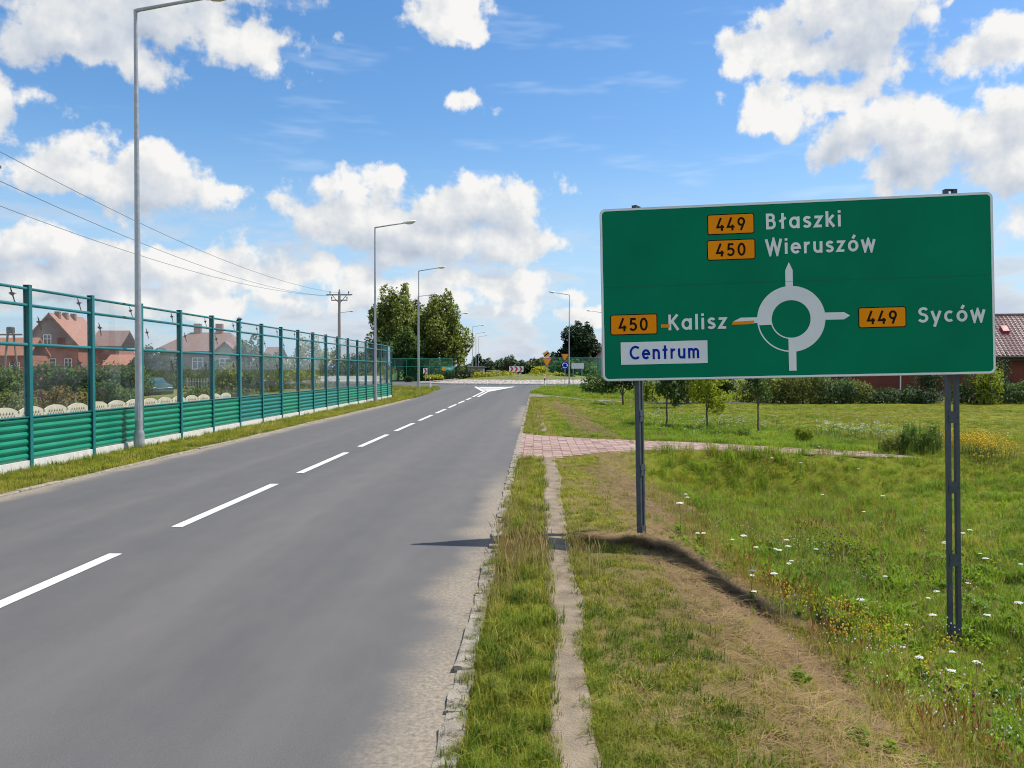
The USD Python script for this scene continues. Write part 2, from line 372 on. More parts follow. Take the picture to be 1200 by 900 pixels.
on_drive = (gx > -0.4) & (gx < 9.0) & (gy > drive_near(gx) + 0.02) & (gy < drive_far(gx) - 0.02)
isle = np.hypot(gx - CI[0], gy - CI[1]) < R_IN
gz = np.where(on_road | on_drive, gz - 0.07, np.where(on_path, gz - 0.03, gz))
PATH_PX = [(677, 930, 70), (674, 890, 66), (668, 800, 48), (663, 740, 40), (661, 700, 44), (655, 660, 36), (651, 620, 28), (649, 590, 26), (645, 545, 20)]
PATH = np.array([[*G(a, b, -0.01)[:2], w * G(a, b, 0)[1] / FPX] for a, b, w in PATH_PX])
def path_mid(y): return np.interp(y, PATH[:, 1], PATH[:, 0]) + 0.10 * bumps(np.asarray(y, float) * 0 + 5.5, y, 0.9, 55)
def path_wid(y): return np.interp(y, PATH[:, 1], PATH[:, 2]) * (1 + 0.5 * bumps(np.asarray(y, float) * 0 + 2.5, y, 1.1, 56))
on_foot = (np.abs(gx - path_mid(gy)) < 0.5 * path_wid(gy)) & (gy < 15.6)
gz = np.where(on_foot, gz - 0.02, gz)
# what the ground itself is made of: turf, dry turf, bare earth, sand
def ground_kind(x, y):
    """Weights (turf, dry, earth) of the ground at a point."""
    wob = 0.5 * bumps(x, y, 0.9, 21)
    n = drive_near(x)
    bank = smooth(0.75, 1.15, x + wob) * (1 - smooth(2.1, 2.75, x + wob)) * (1 - smooth(12.6, 14.4, y)) 
    scar = np.exp(-((x - 2.2) / 0.75) ** 2 - ((y - 14.4) / 1.0) ** 2) * 1.6 + np.exp(-((x - 1.75) / 0.5) ** 2 - ((y - 12.0) / 0.9) ** 2)
    beyond = np.exp(-((x - np.interp(y, [21, 26, 34, 46], [1.9, 1.6, 1.2, 0.8])) / 0.55) ** 2) * smooth(20.8, 22, y) * (1 - smooth(38, 48, y))
    low_bank = 0.36 + 0.9 * np.exp(-((x - (2.55 - 0.13 * (y - 2.5))) / 0.42) ** 2) * (y < 9)
    earth = np.clip(bank * smooth(-0.22, 0.12, bumps(x, y, 0.8, 31) + 0.06) * low_bank + scar + beyond * 0.6, 0, 1)
    dry = np.clip(1.3 * bank * (1 - earth) + smooth(0.25, 0.5, x) * (1 - smooth(1.5, 2.7, x + wob)) * smooth(-0.25, 0.15, bumps(x, y, 1.4, 41)) * (y < 50) + 0.20 * smooth(-0.1, 0.3, bumps(x, y, 0.12, 43)), 0, 1)
    dry = np.where(x < RX0, 0.55 + 0.3 * bumps(x, y, 0.8, 51), dry)
    return np.clip(1 - earth - dry, 0, 1), np.clip(dry * (1 - earth), 0, 1), earth
wt, wd, we = ground_kind(gx, gy)
C_TURF, C_DRY, C_EARTH = np.array([0.135, 0.158, 0.010]), np.array([0.155, 0.120, 0.046]), np.array([0.135, 0.088, 0.047])
tint = wt[..., None] * C_TURF + wd[..., None] * C_DRY + we[..., None] * C_EARTH
tint = np.where(((gx < -11) & (gy < 60))[..., None], np.array([0.15, 0.15, 0.05]), tint)
g = Graph()
tn = g.add('attribute', 'color', attribute='tint'); pos = g.add('geometry', 'position')
n1 = g.noise(pos, 5.0, 5.0, 0.65); n2 = g.noise(pos, 60.0, 3.0, 0.6); n3 = g.noise(g.vmath('multiply', pos, (1, 0.7, 1)), 0.22, 4.0, 0.6)
f = g.math('multiply_add', n1, 0.35, g.math('multiply_add', n2, 0.30, g.math('multiply_add', n3, 0.35, 0.0)))
c = g.mix(1.0, tn, g.ramp(f, [(0.34, (0.42, 0.42, 0.40)), (0.5, (1.0, 1.0, 1.0)), (0.66, (1.5, 1.40, 1.3))]), 'multiply')
bm = g.add('bump', 'normal', height=f, strength=0.9, distance=0.08)
M_ground = g.make(L + 'ground_earth_and_turf', surface=g.add('principled_bsdf', 'BSDF', base_color=c, roughness=0.95, specular_ior_level=0.15, normal=bm))
ny_, nx_ = gx.shape
idx = np.arange(nx_ * ny_).reshape(ny_, nx_)
quads = np.stack([idx[:-1, :-1], idx[:-1, 1:], idx[1:, 1:], idx[1:, :-1]], -1).reshape(-1, 4)
obj('ground', (np.stack([gx, gy, gz], -1).reshape(-1, 3), quads), M_ground, smooth=True, kind='structure', color=tint.reshape(-1, 3))

def sheet(shape, z=0.0):
    v, f = trimesh.creation.triangulate_polygon(shape, engine='earcut')
    v = np.c_[v, np.full(len(v), z)]
    a = np.cross(v[f[:, 1]] - v[f[:, 0]], v[f[:, 2]] - v[f[:, 0]])[:, 2]
    f = np.where((a < 0)[:, None], f[:, ::-1], f)
    return v, f
# asphalt: wheel tracks, aggregate, sand swept against the kerb
g = Graph()
pos = g.add('geometry', 'position'); sp = g.add('separate_xyz', 'x', vector=pos).split('.')[0]
trk = g.noise(g.vmath('multiply', pos, (1.0, 0.02, 1.0)), 0.9, 3.0, 0.5)
agg = g.noise(pos, 130.0, 2.0, 0.7); mid = g.noise(g.vmath('multiply', pos, (1.0, 0.35, 1.0)), 3.5, 5.0, 0.65); spk = g.add('voronoi_texture', 'distance', vector=pos, scale=75.0)
f = g.math('multiply_add', trk, 0.5, g.math('multiply_add', agg, 0.50, g.math('add', 0.075, g.math('multiply', mid, 0.23))))
c = g.ramp(f, [(0.44, (0.058, 0.058, 0.062)), (0.66, (0.092, 0.090, 0.090)), (0.88, (0.132, 0.124, 0.117))])
c = g.mix(g.math('multiply', g.map(spk, 0.0, 0.26, 1.0, 0.0), 0.75), c, g.mix(g.add('white_noise_texture', 'value', vector=g.vmath('snap', pos, (0.02, 0.02, 0.02))), (0.03, 0.03, 0.03), (0.17, 0.155, 0.14)))
yw = g.noise(g.vmath('multiply', pos, (0.6, 1.0, 0.0)), 1.1, 4.0, 0.6)
edge = g.math('multiply_add', yw, 0.75, f'{sp}.x')
sand = g.map(edge, -0.50, -0.12)
sandL = g.map(g.math('multiply_add', yw, 0.5, g.math('multiply', f'{sp}.x', -1.0)), 6.95, 7.3)
near_only = g.math('maximum', g.map(f'{sp}.y', 10.5, 14.5, 1.0, 0.0), g.math('multiply', g.map(f'{sp}.y', 22.5, 26.0), g.map(f'{sp}.y', 35.0, 40.0, 0.8, 0.0)))
near_only = g.math('maximum', near_only, g.math('multiply', sandL, g.map(f'{sp}.y', 40.0, 50.0, 1.0, 0.0)))
sd = g.math('multiply', g.math('maximum', sand, sandL), near_only)
grit = g.noise(pos, 70.0, 4.0, 0.75)
c = g.mix(g.math('multiply', sd, g.map(grit, 0.25, 0.6, 0.55, 1.0)), c, g.ramp(g.noise(pos, 34.0, 5.0, 0.75), [(0.3, (0.12, 0.098, 0.072)), (0.5, (0.235, 0.20, 0.152)), (0.72, (0.35, 0.305, 0.24))]))
hb = g.math('multiply_add', grit, g.math('multiply_add', sd, 0.8, 0.4), g.math('multiply', agg, 0.4))
M_asphalt = g.make(L + 'asphalt', surface=g.add('principled_bsdf', 'BSDF', base_color=c, roughness=0.82, specular_ior_level=0.3, normal=g.add('bump', 'normal', height=hb, strength=0.35, distance=0.006)))
obj('road', sheet(road_shape.difference(Point(*CI).buffer(R_IN - 0.5, 48))), M_asphalt, kind='structure')
v, f = sheet(path_shape); v[:, 2] = H(v[:, 0], v[:, 1], False) + 0.012
M_path2 = pmat('path_asphalt', (0.12, 0.12, 0.12), (0.17, 0.165, 0.16), 3.0, 0.9, 0.2, 90)
v3 = []
N = 60
cx = np.linspace(-0.42, 30, N)
lo = np.interp(cx, [-.42, 1, 3, 9, 16, 30], [49.3, 50.7, 51.0, 50.7, 51.8, 54.6]); hi = np.interp(cx, [-.42, .5, 3, 9, 16, 30], [56.2, 53.6, 52.6, 52.2, 53.2, 56])
v = np.array([[cx[i], lo[i] + (hi[i] - lo[i]) * t, 0] for i in range(N) for t in (0, .5, 1)]); v[:, 2] = H(v[:, 0], v[:, 1], False) + 0.02
obj('asphalt_path', (v, [[3 * i + k, 3 * i + 3 + k, 3 * i + 4 + k, 3 * i + 1 + k] for i in range(N - 1) for k in (0, 1)]), M_path2, kind='structure')

# painted markings
g = Graph(); pos = g.add('geometry', 'position')
wn = g.noise(pos, 45.0, 4.0, 0.7)
c = g.mix(g.map(wn, 0.56, 0.70, 0.0, 0.75), g.ramp(g.noise(pos, 3.0, 3.0, 0.6), [(0.3, (0.60, 0.59, 0.56)), (0.7, (0.72, 0.71, 0.68))]), (0.25, 0.245, 0.24))
M_paint = g.make(L + 'road_paint', surface=g.add('principled_bsdf', 'BSDF', base_color=c, roughness=0.7))
marks = thing('road_markings', kind='structure')
def ribbon(a, b, w, z=0.004):
    a, b = np.array(a, float), np.array(b, float); d = b - a; n = np.array([-d[1], d[0]]) / np.hypot(*d) * w / 2
    return np.array([[*(a - n), z], [*(a + n), z], [*(b + n), z], [*(b - n), z]]), [[0, 3, 2, 1]]
for k in range(-1, 9):
    y0 = 8.60 + 4.55 * k
    obj('dash', ribbon((-3.87, y0), (-3.87, y0 + 3.28), 0.125), M_paint, marks)
def line_strip(name, pts, w):
    m = MB()
    for a, b in zip(pts[:-1], pts[1:]): m.add(*ribbon(a, b, w))
    obj(name, m.out(), M_paint, marks)
line_strip('solid_line', [(-3.9, 50.2), (-4.0, 62.5)], 0.14); line_strip('solid_line', [(-3.6, 50.2), (-3.7, 62.5)], 0.14)
line_strip('island_outline', [(-4.0, 62.5), (-5.9, 79.2)], 0.3); line_strip('island_outline', [(-3.7, 62.5), (-2.2, 79.6)], 0.3); line_strip('island_outline', [(-5.6, 79.5), (-2.3, 79.7)], 0.4)
for k in range(9):
    t0 = 0.14 + 0.095 * k
    a = np.array([-3.9, 62.5]) * (1 - t0) + np.array([-5.8, 79.2]) * t0; b = np.array([-3.75, 62.5]) * (1 - t0) + np.array([-2.3, 79.2]) * t0
    obj('hatch_stripe', ribbon(a + [0.15, 0], b - [0.15, 0], 1.0), M_paint, marks)

# the worn kerb, stone by stone
kerb = thing('kerb', kind='structure')
def kerb_stone(y0, ln, w, h, near, x0=-0.445, mat=M_kerb, seed=0):
    if near:
        m = trimesh.creation.box([w, ln, 0.2]); m = m.subdivide().subdivide().subdivide()
        v = m.vertices.copy(); p = v + [0, y0, 0]
        n = meshkit.fbm(p * [9, 9, 9], 4, seed) - 0.5; n2 = meshkit.fbm(p * 28, 3, seed + 7) - 0.5
        nn = v / [w / 2, ln / 2, 0.1]; nn = nn ** 5; nn /= np.linalg.norm(nn, axis=1, keepdims=True) + 1e-9
        v = v + nn * (n * 0.060 + n2 * 0.030)[:, None]
    else:
        m = bevel_box(w, ln, 0.2, 0.012); v = m.vertices.copy()
    a = rng.normal(0, 0.004); v = v @ np.array([[math.cos(a), -math.sin(a), 0], [math.sin(a), math.cos(a), 0], [0, 0, 1]]).T
    tz = rng.normal(0, 0.006)
    v[:, 2] += v[:, 1] * tz
    return v + [x0 + w / 2 + rng.normal(0, 0.004), y0 + ln / 2, h - 0.1 + rng.normal(0, 0.006)], m.faces
y = 1.0; k = 0
while y < 49:
    ln = (0.55 + 0.5 * rng.random()) if y < 15 else 1.0
    if 15.2 < y < 21.8: hh = 0.008
    else: hh = 0.015
    if 6.3 < y < 7.1: hh = -0.012
    if True:
        obj('kerb_stone', kerb_stone(y, ln + 0.03, 0.085 + 0.03 * rng.random(), hh, y < 16, seed=k), M_kerb, kerb, smooth=40)
    y += ln; k += 1
y = 6.0
while y < 46:
    obj('kerb_stone', kerb_stone(y, 0.97, 0.10, 0.018, False, x0=-7.23, seed=k), M_kerb, kerb); y += 1.0; k += 1

# trodden path: a thin sheet with ragged edges lying in the turf
def strip_sheet(yy, mid, wid, dz, cols=11, seed=0):
    t = np.linspace(-0.5, 0.5, cols)
    e1 = 1 + 0.5 * bumps(yy * 0 + 3.1, yy, 3.0, seed); e2 = 1 + 0.5 * bumps(yy * 0 + 9.7, yy, 3.0, seed + 1)
    X = mid[:, None] + wid[:, None] * t[None] * np.where(t[None] < 0, e1[:, None], e2[:, None]); Y = np.repeat(yy[:, None], cols, 1)
    Z = H(X, Y) + dz + 0.012 * bumps(X, Y, 9.0, seed + 2) - 0.05 * smooth(0.42, 0.5, np.abs(t))[None]
    i = np.arange(len(yy) * cols).reshape(len(yy), cols)
    return np.stack([X, Y, Z], -1).reshape(-1, 3), np.stack([i[:-1, :-1], i[:-1, 1:], i[1:, 1:], i[1:, :-1]], -1).reshape(-1, 4)
M_dirt = pmat('trodden_earth', (0.13, 0.095, 0.062), (0.29, 0.235, 0.168), 4.0, 0.95, 0.8, 70, detail=6.0)
yy = np.arange(1.5, 15.7, 0.05)
obj('dirt_path', strip_sheet(yy, path_mid(yy), path_wid(yy) * 1.05, 0.006, seed=60), M_dirt, kind='structure', smooth=True)
yy = np.arange(22.3, 33, 0.12)
obj('dirt_path', strip_sheet(yy, np.interp(yy, [22, 26, 33], [0.22, 0.14, 0.1]), 0.26 + 0.16 * np.sin(yy * 1.1) ** 2, 0.012, cols=7, seed=64), M_dirt, kind='structure', smooth=True)

# the paved drive: nearest pavers one by one, the rest as one mesh
drive = thing('driveway', kind='structure')
M_pav = [pmat(f'red_paver_{n}', c1, c2, 8.0, 0.9, 0.15, 90) for n, c1, c2 in (('a', (0.27, 0.175, 0.145), (0.35, 0.24, 0.205)), ('b', (0.30, 0.195, 0.165), (0.37, 0.26, 0.225)), ('c', (0.27, 0.17, 0.14), (0.35, 0.23, 0.195)))]
M_joint = pmat('paver_joint_sand', (0.16, 0.12, 0.09), (0.24, 0.19, 0.14), 9.0, 0.95)
N = 60; cx = np.linspace(-0.40, 9.1, N)
v = np.array([[x, yv, drive_z(x) - 0.012] for x in cx for yv in (drive_near(x), drive_far(x))])
obj('joint_bed', (v, [[2 * i, 2 * i + 2, 2 * i + 3, 2 * i + 1] for i in range(N - 1)]), M_joint, drive)
pav = []
for i in range(int(12.4 / 0.2)):
    for j in range(int(7.5 / 0.1)):
        x, y = -0.36 + 0.2 * i + rng.normal(0, .0015), 15.0 + 0.1 * j
        if -0.4 < x < 9.0 - 0.4 * rng.random() and drive_near(x) + 0.06 < y < drive_far(x) - 0.06: pav.append((x, y))
pav.sort(key=lambda p: p[1] + 0.35 * p[0])
rest = MB()
for k, (x, y) in enumerate(pav):
    dz = rng.normal(0, 0.003); sl = (drive_z(x + .1) - drive_z(x - .1)) / .2
    M = np.eye(4); M[0:3, 3] = x, y, drive_z(x) + dz; M[2, 0] = sl
    if k < 280:
        m = MB().box(-.0955, .0955, -.0475, .0475, -.05, 0.0, M)
        obj('paver', m.out(), M_pav[rng.integers(3)], drive)
    elif rng.random() > 0.02: rest.box(-.0955, .0955, -.0475, .0475, -.05, 0.0, M)
obj('far_pavers', rest.out(), M_pav[1], drive, kind='stuff')
# ---------------------------------------------------------------- the direction sign
def arc(cx, cy, rx, ry, a0, a1, n=18):
    a = np.radians(np.linspace(a0, a1, n)); return [(cx + rx * math.cos(t), cy + ry * math.sin(t)) for t in a]
S = 0.083; XH = 0.74
def glyphs():
    o = lambda cx, rx=0.235: arc(cx, 0.37, rx, 0.37 - S, 0, 360, 40)
    Gm = {}
    Gm['B'] = ([[(S, 0), (S, 1)], [(S, 1 - S), (.30, 1 - S)] + arc(.30, .735, .16, .182, 90, -90) + [(S, .553)], [(S, .553), (.32, .553)] + arc(.32, .318, .19, .235, 90, -90) + [(S, S)]], .60)
    Gm['ł'] = ([[(.2, 0), (.2, 1)], [(.0, .46), (.4, .70)]], .40)
    Gm['l'] = ([[(S, 0), (S, 1)]], .17)
    Gm['a'] = ([o(.30), [(.535, 0), (.535, XH)]], .62)
    Gm['s'] = ([arc(.255, .53, .165, .135, 25, 260) + arc(.225, .225, .18, .145, 80, -155)], .46)
    Gm['z'] = ([[(.02, XH - S), (.42, XH - S), (.07, S), (.46, S)]], .48)
    Gm['k'] = ([[(S, 0), (S, 1)], [(.47, XH), (.13, .35)], [(.20, .42), (.50, 0)]], .53)
    Gm['i'] = ([[(S, 0), (S, XH)], [(S, .86), (S, 1.02)]], .17)
    Gm['W'] = ([[(.03, 1), (.27, .04), (.49, .95), (.71, .04), (.95, 1)]], .98)
    Gm['e'] = ([[(.07, .385), (.53, .385)] + arc(.30, .37, .235, .287, 3, 318)], .60)
    Gm['r'] = ([[(S, 0), (S, XH)], arc(.30, .40, .217, .255, 175, 75)], .37)
    Gm['u'] = ([[(S, XH), (S, .30)] + arc(.28, .30, .197, .22, 180, 360) + [(.477, XH)], [(.477, 0), (.477, XH)]], .56)
    Gm['ó'] = ([o(.32), [(.30, .83), (.43, 1.06)]], .63)
    Gm['o'] = ([o(.32)], .63)
    Gm['w'] = ([[(.03, XH), (.21, .04), (.40, .70), (.59, .04), (.77, XH)]], .80)
    Gm['K'] = ([[(S, 0), (S, 1)], [(.56, 1), (.13, .46)], [(.23, .58), (.60, 0)]], .62)
    Gm['S'] = ([arc(.32, .72, .215, .197, 25, 255) + arc(.285, .30, .235, .217, 78, -155)], .58)
    Gm['y'] = ([[(.03, XH), (.27, .03)], [(.52, XH), (.17, -.28)]], .54)
    Gm['c'] = ([arc(.32, .37, .235, .287, 52, 308)], .52)
    Gm['C'] = ([arc(.46, .5, .375, .417, 48, 312)], .76)
    Gm['n'] = ([[(S, 0), (S, XH)], [(S, .42)] + arc(.28, .44, .197, .217, 180, 0) + [(.477, 0)]], .56)
    Gm['m'] = ([[(S, 0), (S, XH)], [(S, .46)] + arc(.25, .48, .167, .177, 180, 0) + [(.417, 0)], [(.417, .46)] + arc(.585, .48, .167, .177, 180, 0) + [(.752, 0)]], .83)
    Gm['t'] = ([[(.19, 0), (.19, .98)], [(.0, XH - S), (.38, XH - S)]], .40)
    Gm['4'] = ([[(.44, 0), (.44, .45)], [(.37, 1), (.08, .285), (.60, .285)]], .62)
    Gm['9'] = ([arc(.31, .66, .225, .257, 0, 360, 40), [(.525, .60), (.27, .0)]], .62)
    Gm['5'] = ([[(.51, 1 - S), (.16, 1 - S), (.125, .55)] + arc(.28, .335, .235, .25, 118, -150)], .60)
    Gm['0'] = ([arc(.31, .5, .225, .417, 0, 360, 44)], .62)
    return Gm
GLY = glyphs()
def lettering(text, width, height, weight=1.0):
    """Monoline road lettering as flat shapes: baseline at 0, capitals 'height' tall, the word 'width' wide."""
    x, parts = 0.0, []
    for ch in text:
        st, adv = GLY[ch]
        sh = shapely.union_all([LineString(s).buffer(S * weight, cap_style='flat', join_style='mitre', mitre_limit=2.0) if s[0] != s[-1] else Polygon(s).exterior.buffer(S * weight) for s in st])
        parts.append(affinity.translate(sh, x, 0)); x += adv + 0.205
    x -= 0.205
    return [affinity.scale(p, width / x, height, origin=(0, 0)) for p in parts]
# the plate's four corners, from the photograph
S_L, S_R = 8.50, 8.03
TL, TR, BR, BL = W(703, 246, S_L), W(1164, 224, S_R), W(1166.5, 438.5, S_R), W(706, 446.5, S_L)
SX = (TR + BR - TL - BL) / 2; SW = np.linalg.norm(SX); SX /= SW
SU = (TL + TR - BL - BR) / 2; SU -= SX * (SU @ SX); SH_ = np.linalg.norm(SU); SU /= SH_
SN = np.cross(SX, SU)                                   # towards the camera
SO = (TL + TR + BL + BR) / 4 - SX * SW / 2 - SU * SH_ / 2
_src = np.array([(5, 65), (1162, 10), (1168, 545), (15, 565)], float)
_dst = np.array([(0, SH_), (SW, SH_), (SW, 0), (0, 0)])
_A = []
for (a, b), (c, d) in zip(_src, _dst):
    _A += [[a, b, 1, 0, 0, 0, -c * a, -c * b], [0, 0, 0, a, b, 1, -d * a, -d * b]]
_h = np.linalg.solve(np.array(_A), _dst.ravel())
def sp(a, b):
    w = _h[6] * a + _h[7] * b + 1
    return np.array([(_h[0] * a + _h[1] * b + _h[2]) / w, (_h[3] * a + _h[4] * b + _h[5]) / w])
M_S = lambda dz: frame_M(SO + SN * dz, SX, SU, SN)
def signmat(name, c1, c2, rough=0.42):
    return pmat(name, c1, c2, 1.3, rough, 0.0, 40, spec=0.05)
M_sgreen = signmat('sign_green_film', (0.0003, 0.150, 0.074), (0.0006, 0.178, 0.088))
M_swhite = signmat('sign_white_film', (0.62, 0.63, 0.63), (0.70, 0.71, 0.71))
M_sorange = signmat('sign_orange_film', (0.72, 0.215, 0.003), (0.78, 0.25, 0.005))
M_sblack = pmat('sign_dark_film', (0.018, 0.010, 0.006), None, rough=0.6, spec=.05)
M_sblue = pmat('sign_blue_film', (0.003, 0.025, 0.30), None, rough=0.5, spec=.05)
M_sback = pmat('sign_back_metal', (0.28, 0.29, 0.30), (0.36, 0.37, 0.38), 3.0, 0.45, metallic=0.4)
M_seam = pmat('sign_seam', (0.002, 0.05, 0.03), None, rough=0.6)
sign = thing('direction_sign', 'huge green road sign with a white roundabout diagram and four destinations on two posts', 'road sign')
def sobj(name, shape, dz, th, m, parent=None): return obj(name, moved(extrude(shape, th), M_S(dz)), m, parent or sign)
rr = lambda x0, y0, x1, y1, r: sbox(x0 + r, y0 + r, x1 - r, y1 - r).buffer(r, 10)
sobj('backing_plate', rr(0, 0, SW, SH_, 0.06), -0.03, 0.03, M_sback)
b = 0.020
sobj('white_border', rr(0.004, 0.004, SW - .004, SH_ - .004, .058).difference(rr(b + .004, b + .004, SW - b - .004, SH_ - b - .004, .042)), 0.0, 0.003, M_swhite)
yseam = (sp(15, 293)[1] + sp(1160, 255)[1]) / 2
inner = rr(b + .0045, b + .0045, SW - b - .0045, SH_ - b - .0045, .0415)
sobj('panel_seam', sbox(.02, yseam - .01, SW - .02, yseam + .01), 0.0, 0.0006, M_seam)
p_up = sobj('green_panel', inner.intersection(sbox(0, yseam + .002, SW, SH_)), 0.0, 0.0022, M_sgreen)
p_lo = sobj('green_panel', inner.intersection(sbox(0, 0, SW, yseam - .002)), 0.0, 0.0022, M_sgreen)
def word(name, text, x0, y0, x1, y1, m, dz=0.003, weight=1.0, capdown=None):
    """x0..x1 and baseline y0 (left), y1 (right), cap height given in pixels of the enlarged crop."""
    a, c = sp(x0, y0), sp(x1, y1); t = sp(x0, y0 - capdown)
    mid_y = (a[1] + c[1]) / 2
    for ch in lettering(text, c[0] - a[0], t[1] - a[1], weight): sobj(name, affinity.translate(ch, a[0], mid_y), dz, 0.0022, m)
def badge(text, x0, y0, x1, y1, ta, tb, tbase, cap):
    a, c = sp(x0, y1), sp(x1, y0)
    w2, h2 = abs(c[0] - a[0]), abs(sp(x0, y0)[1] - a[1])
    yb = (a[1] + sp(x1, y1)[1]) / 2
    sh = rr(a[0], yb, a[0] + w2, yb + h2, 0.026)
    sobj('road_number_outline', sh, 0.0026, 0.001, M_sblack)
    sobj('road_number_plate', sh.buffer(-0.010), 0.0036, 0.001, M_sorange)
    l, r_ = sp(ta, tbase), sp(tb, tbase); hgt = sp(ta, tbase - cap)[1] - l[1]
    mid = yb + h2 / 2
    for ch in lettering(text, r_[0] - l[0], hgt, 0.97): sobj('numeral', affinity.translate(ch, l[0], mid - hgt / 2), 0.0046, 0.0012, M_sblack)
# heights of the crop's slanted rectangles are given at their left edge
badge('449', 320, 77, 457, 137, 346, 431, 120, 38)
badge('450', 319, 152, 460, 212, 345, 432, 196, 38)
badge('450', 37, 370, 173, 430, 61, 146, 416, 38)
badge('449', 762, 349, 903, 410, 787, 876, 394, 39)
word('letter', 'Błaszki', 492, 122, 712, 114, M_swhite, capdown=46)
word('letter', 'Wieruszów', 491, 195, 812, 186, M_swhite, capdown=45)
word('letter', 'Kalisz', 206, 417, 375, 412, M_swhite, capdown=45)
word('letter', 'Syców', 938, 396, 1135, 390, M_swhite, capdown=45)
a, c = sp(68, 517), sp(320, 508); t = sp(68, 452)
sobj('destination_plate', Polygon([a, (c[0], a[1]), (c[0], t[1]), (a[0], t[1])]), 0.0026, 0.0014, M_swhite)
word('letter', 'Centrum', 93, 503, 295, 497, M_sblue, dz=0.0042, capdown=40)
# roundabout diagram
ctr = (sp(465, 388) + sp(665, 382)) / 2; ctr[1] = (sp(565, 288)[1] + sp(565, 480)[1]) / 2
ro = (sp(665, 382)[0] - sp(465, 388)[0]) / 2; ri = (sp(622, 384)[0] - sp(508, 386)[0]) / 2
ring = Point(*ctr).buffer(ro, 48).difference(Point(*ctr).buffer(ri, 48))
sw_ = (sp(574, 260)[0] - sp(552, 260)[0])
quad = sbox(ctr[0] - ro * 1.2, ctr[1] - ro * 1.2, ctr[0] - 0.03, ctr[1] - 0.055)
thin = Point(*ctr).buffer(ro, 48).difference(Point(*ctr).buffer(ro - .013, 48)).union(Point(*ctr).buffer(ri + .012, 48).difference(Point(*ctr).buffer(ri, 48))).intersection(quad)
tipu = sp(562, 218)[1]
shaft_up = Polygon([(ctr[0] - .012 - sw_ / 2, ctr[1] + ri + .1), (ctr[0] - .012 - sw_ / 2, tipu - .085), (ctr[0] - .012, tipu), (ctr[0] - .012 + sw_ / 2, tipu - .085), (ctr[0] - .012 + sw_ / 2, ctr[1] + ri + .1)])
tr_ = sp(738, 380)[0]; yr = ctr[1] + .018
shaft_r = Polygon([(ctr[0] + ri + .1, yr - sw_ / 2), (tr_ - .06, yr - sw_ / 2), (tr_, yr), (tr_ - .06, yr + sw_ / 2), (ctr[0] + ri + .1, yr + sw_ / 2)])
tl_ = sp(392, 392)[0]; yl = ctr[1] - .010
shaft_l = Polygon([(ctr[0] - ri - .1, yl - .022), (tl_ + .04, yl - .022), (tl_ + .01, yl), (tl_ + .085, yl + sw_ / 2), (ctr[0] - ri - .1, yl + sw_ / 2)])
shaft_d = sbox(ctr[0] - .030, sp(570, 535)[1], ctr[0] - .030 + sw_, ctr[1] - ri - .03)
diag = shapely.union_all([ring.difference(quad), thin, shaft_up, shaft_r, shaft_l, shaft_d])
slit = sbox(0, yseam - .0016, SW, yseam + .0016)
sobj('roundabout_diagram', diag.difference(slit), 0.0026, 0.0014, M_swhite)
ob_ = sp(392, 398); oc_ = sp(457, 388)
sobj('route_stripe', Polygon([(tl_ - .005, yl - .034), (ctr[0] - ro - .03, yl - .030), (ctr[0] - ro - .03, yl + .004), (tl_ + .006, yl - .002)]), 0.0041, 0.001, M_sorange)
d0, d1 = sp(184, 408), sp(209, 398)
sobj('route_stripe', sbox(d0[0], d0[1] - .005, d1[0], d1[1] - .005), 0.0053, 0.001, M_sorange)
# the two ladder posts: twin channel rails joined by batten plates
def rail(m, base, top, ex, ey, w, d):
    """A channel section (web and two flanges) between two points."""
    for (x0, x1, y0, y1) in ((-w / 2, w / 2, -d / 2, -d / 2 + .006), (-w / 2, -w / 2 + .006, -d / 2 + .006, d / 2), (w / 2 - .006, w / 2, -d / 2 + .006, d / 2)):
        m.box(x0, x1, y0, y1, 0, np.linalg.norm(top - base), frame_M(base, ex, ey, (top - base) / np.linalg.norm(top - base)))
def ladder_post(px_t, py_t, px_b, py_b, depth, ang, gap, plates):
    top, bot = W(px_t, py_t, depth), W(px_b, py_b, depth)
    up = (top - bot) / np.linalg.norm(top - bot)
    ex = np.array([math.cos(ang), math.sin(ang), 0]); ex -= up * (ex @ up); ex /= np.linalg.norm(ex); ey = np.cross(up, ex)
    bot = bot - up * 0.35
    for s in (-1, 1):
        m = MB(); rail(m, bot + ex * s * gap / 2, top + ex * s * gap / 2, ex, ey, .036, .05); obj('post_rail', m.out(), M_postgrey, sign)
    Lp = np.linalg.norm(top - bot)
    for t in plates:
        m = MB().box(-gap / 2 - .012, gap / 2 + .012, -.033, -.027, t * Lp - .06, t * Lp + .06, frame_M(bot, ex, ey, up)); obj('batten_plate', m.out(), M_postgrey, sign)
        for s in (-1, 1):
            m = MB().tube(np.array([bot + up * t * Lp + ex * s * gap / 2 - ey * .033, bot + up * t * Lp + ex * s * gap / 2 - ey * .040]), .009, 6); obj('bolt', m.out(), M_postgrey, sign)
    m = MB().box(-gap / 2 - .018, gap / 2 + .018, -.026, .026, -.004, .008, frame_M(top, ex, ey, up)); obj('post_cap', m.out(), M_postgrey, sign)
ladder_post(1113, 223.0, 1118.5, 748, S_R + .17, math.atan2(SX[1], SX[0]) + 0.15, .088, (.09, .235, .385, .53, .68, .85))
ladder_post(745.5, 242.5, 751.5, 626, S_L + .12, math.atan2(SX[1], SX[0]) + 1.12, .080, (.10, .27, .42, .56, .75, .9))
for fr in (0.07, 0.47, 0.93):     # horizontal stiffeners on the plate's back
    m = MB().box(0.05, SW - .05, 0, .04, -.068, -.031, frame_M(SO + SU * (SH_ * fr - .02), SX, SU, SN)); obj('back_rail', m.out(), M_sback, sign)
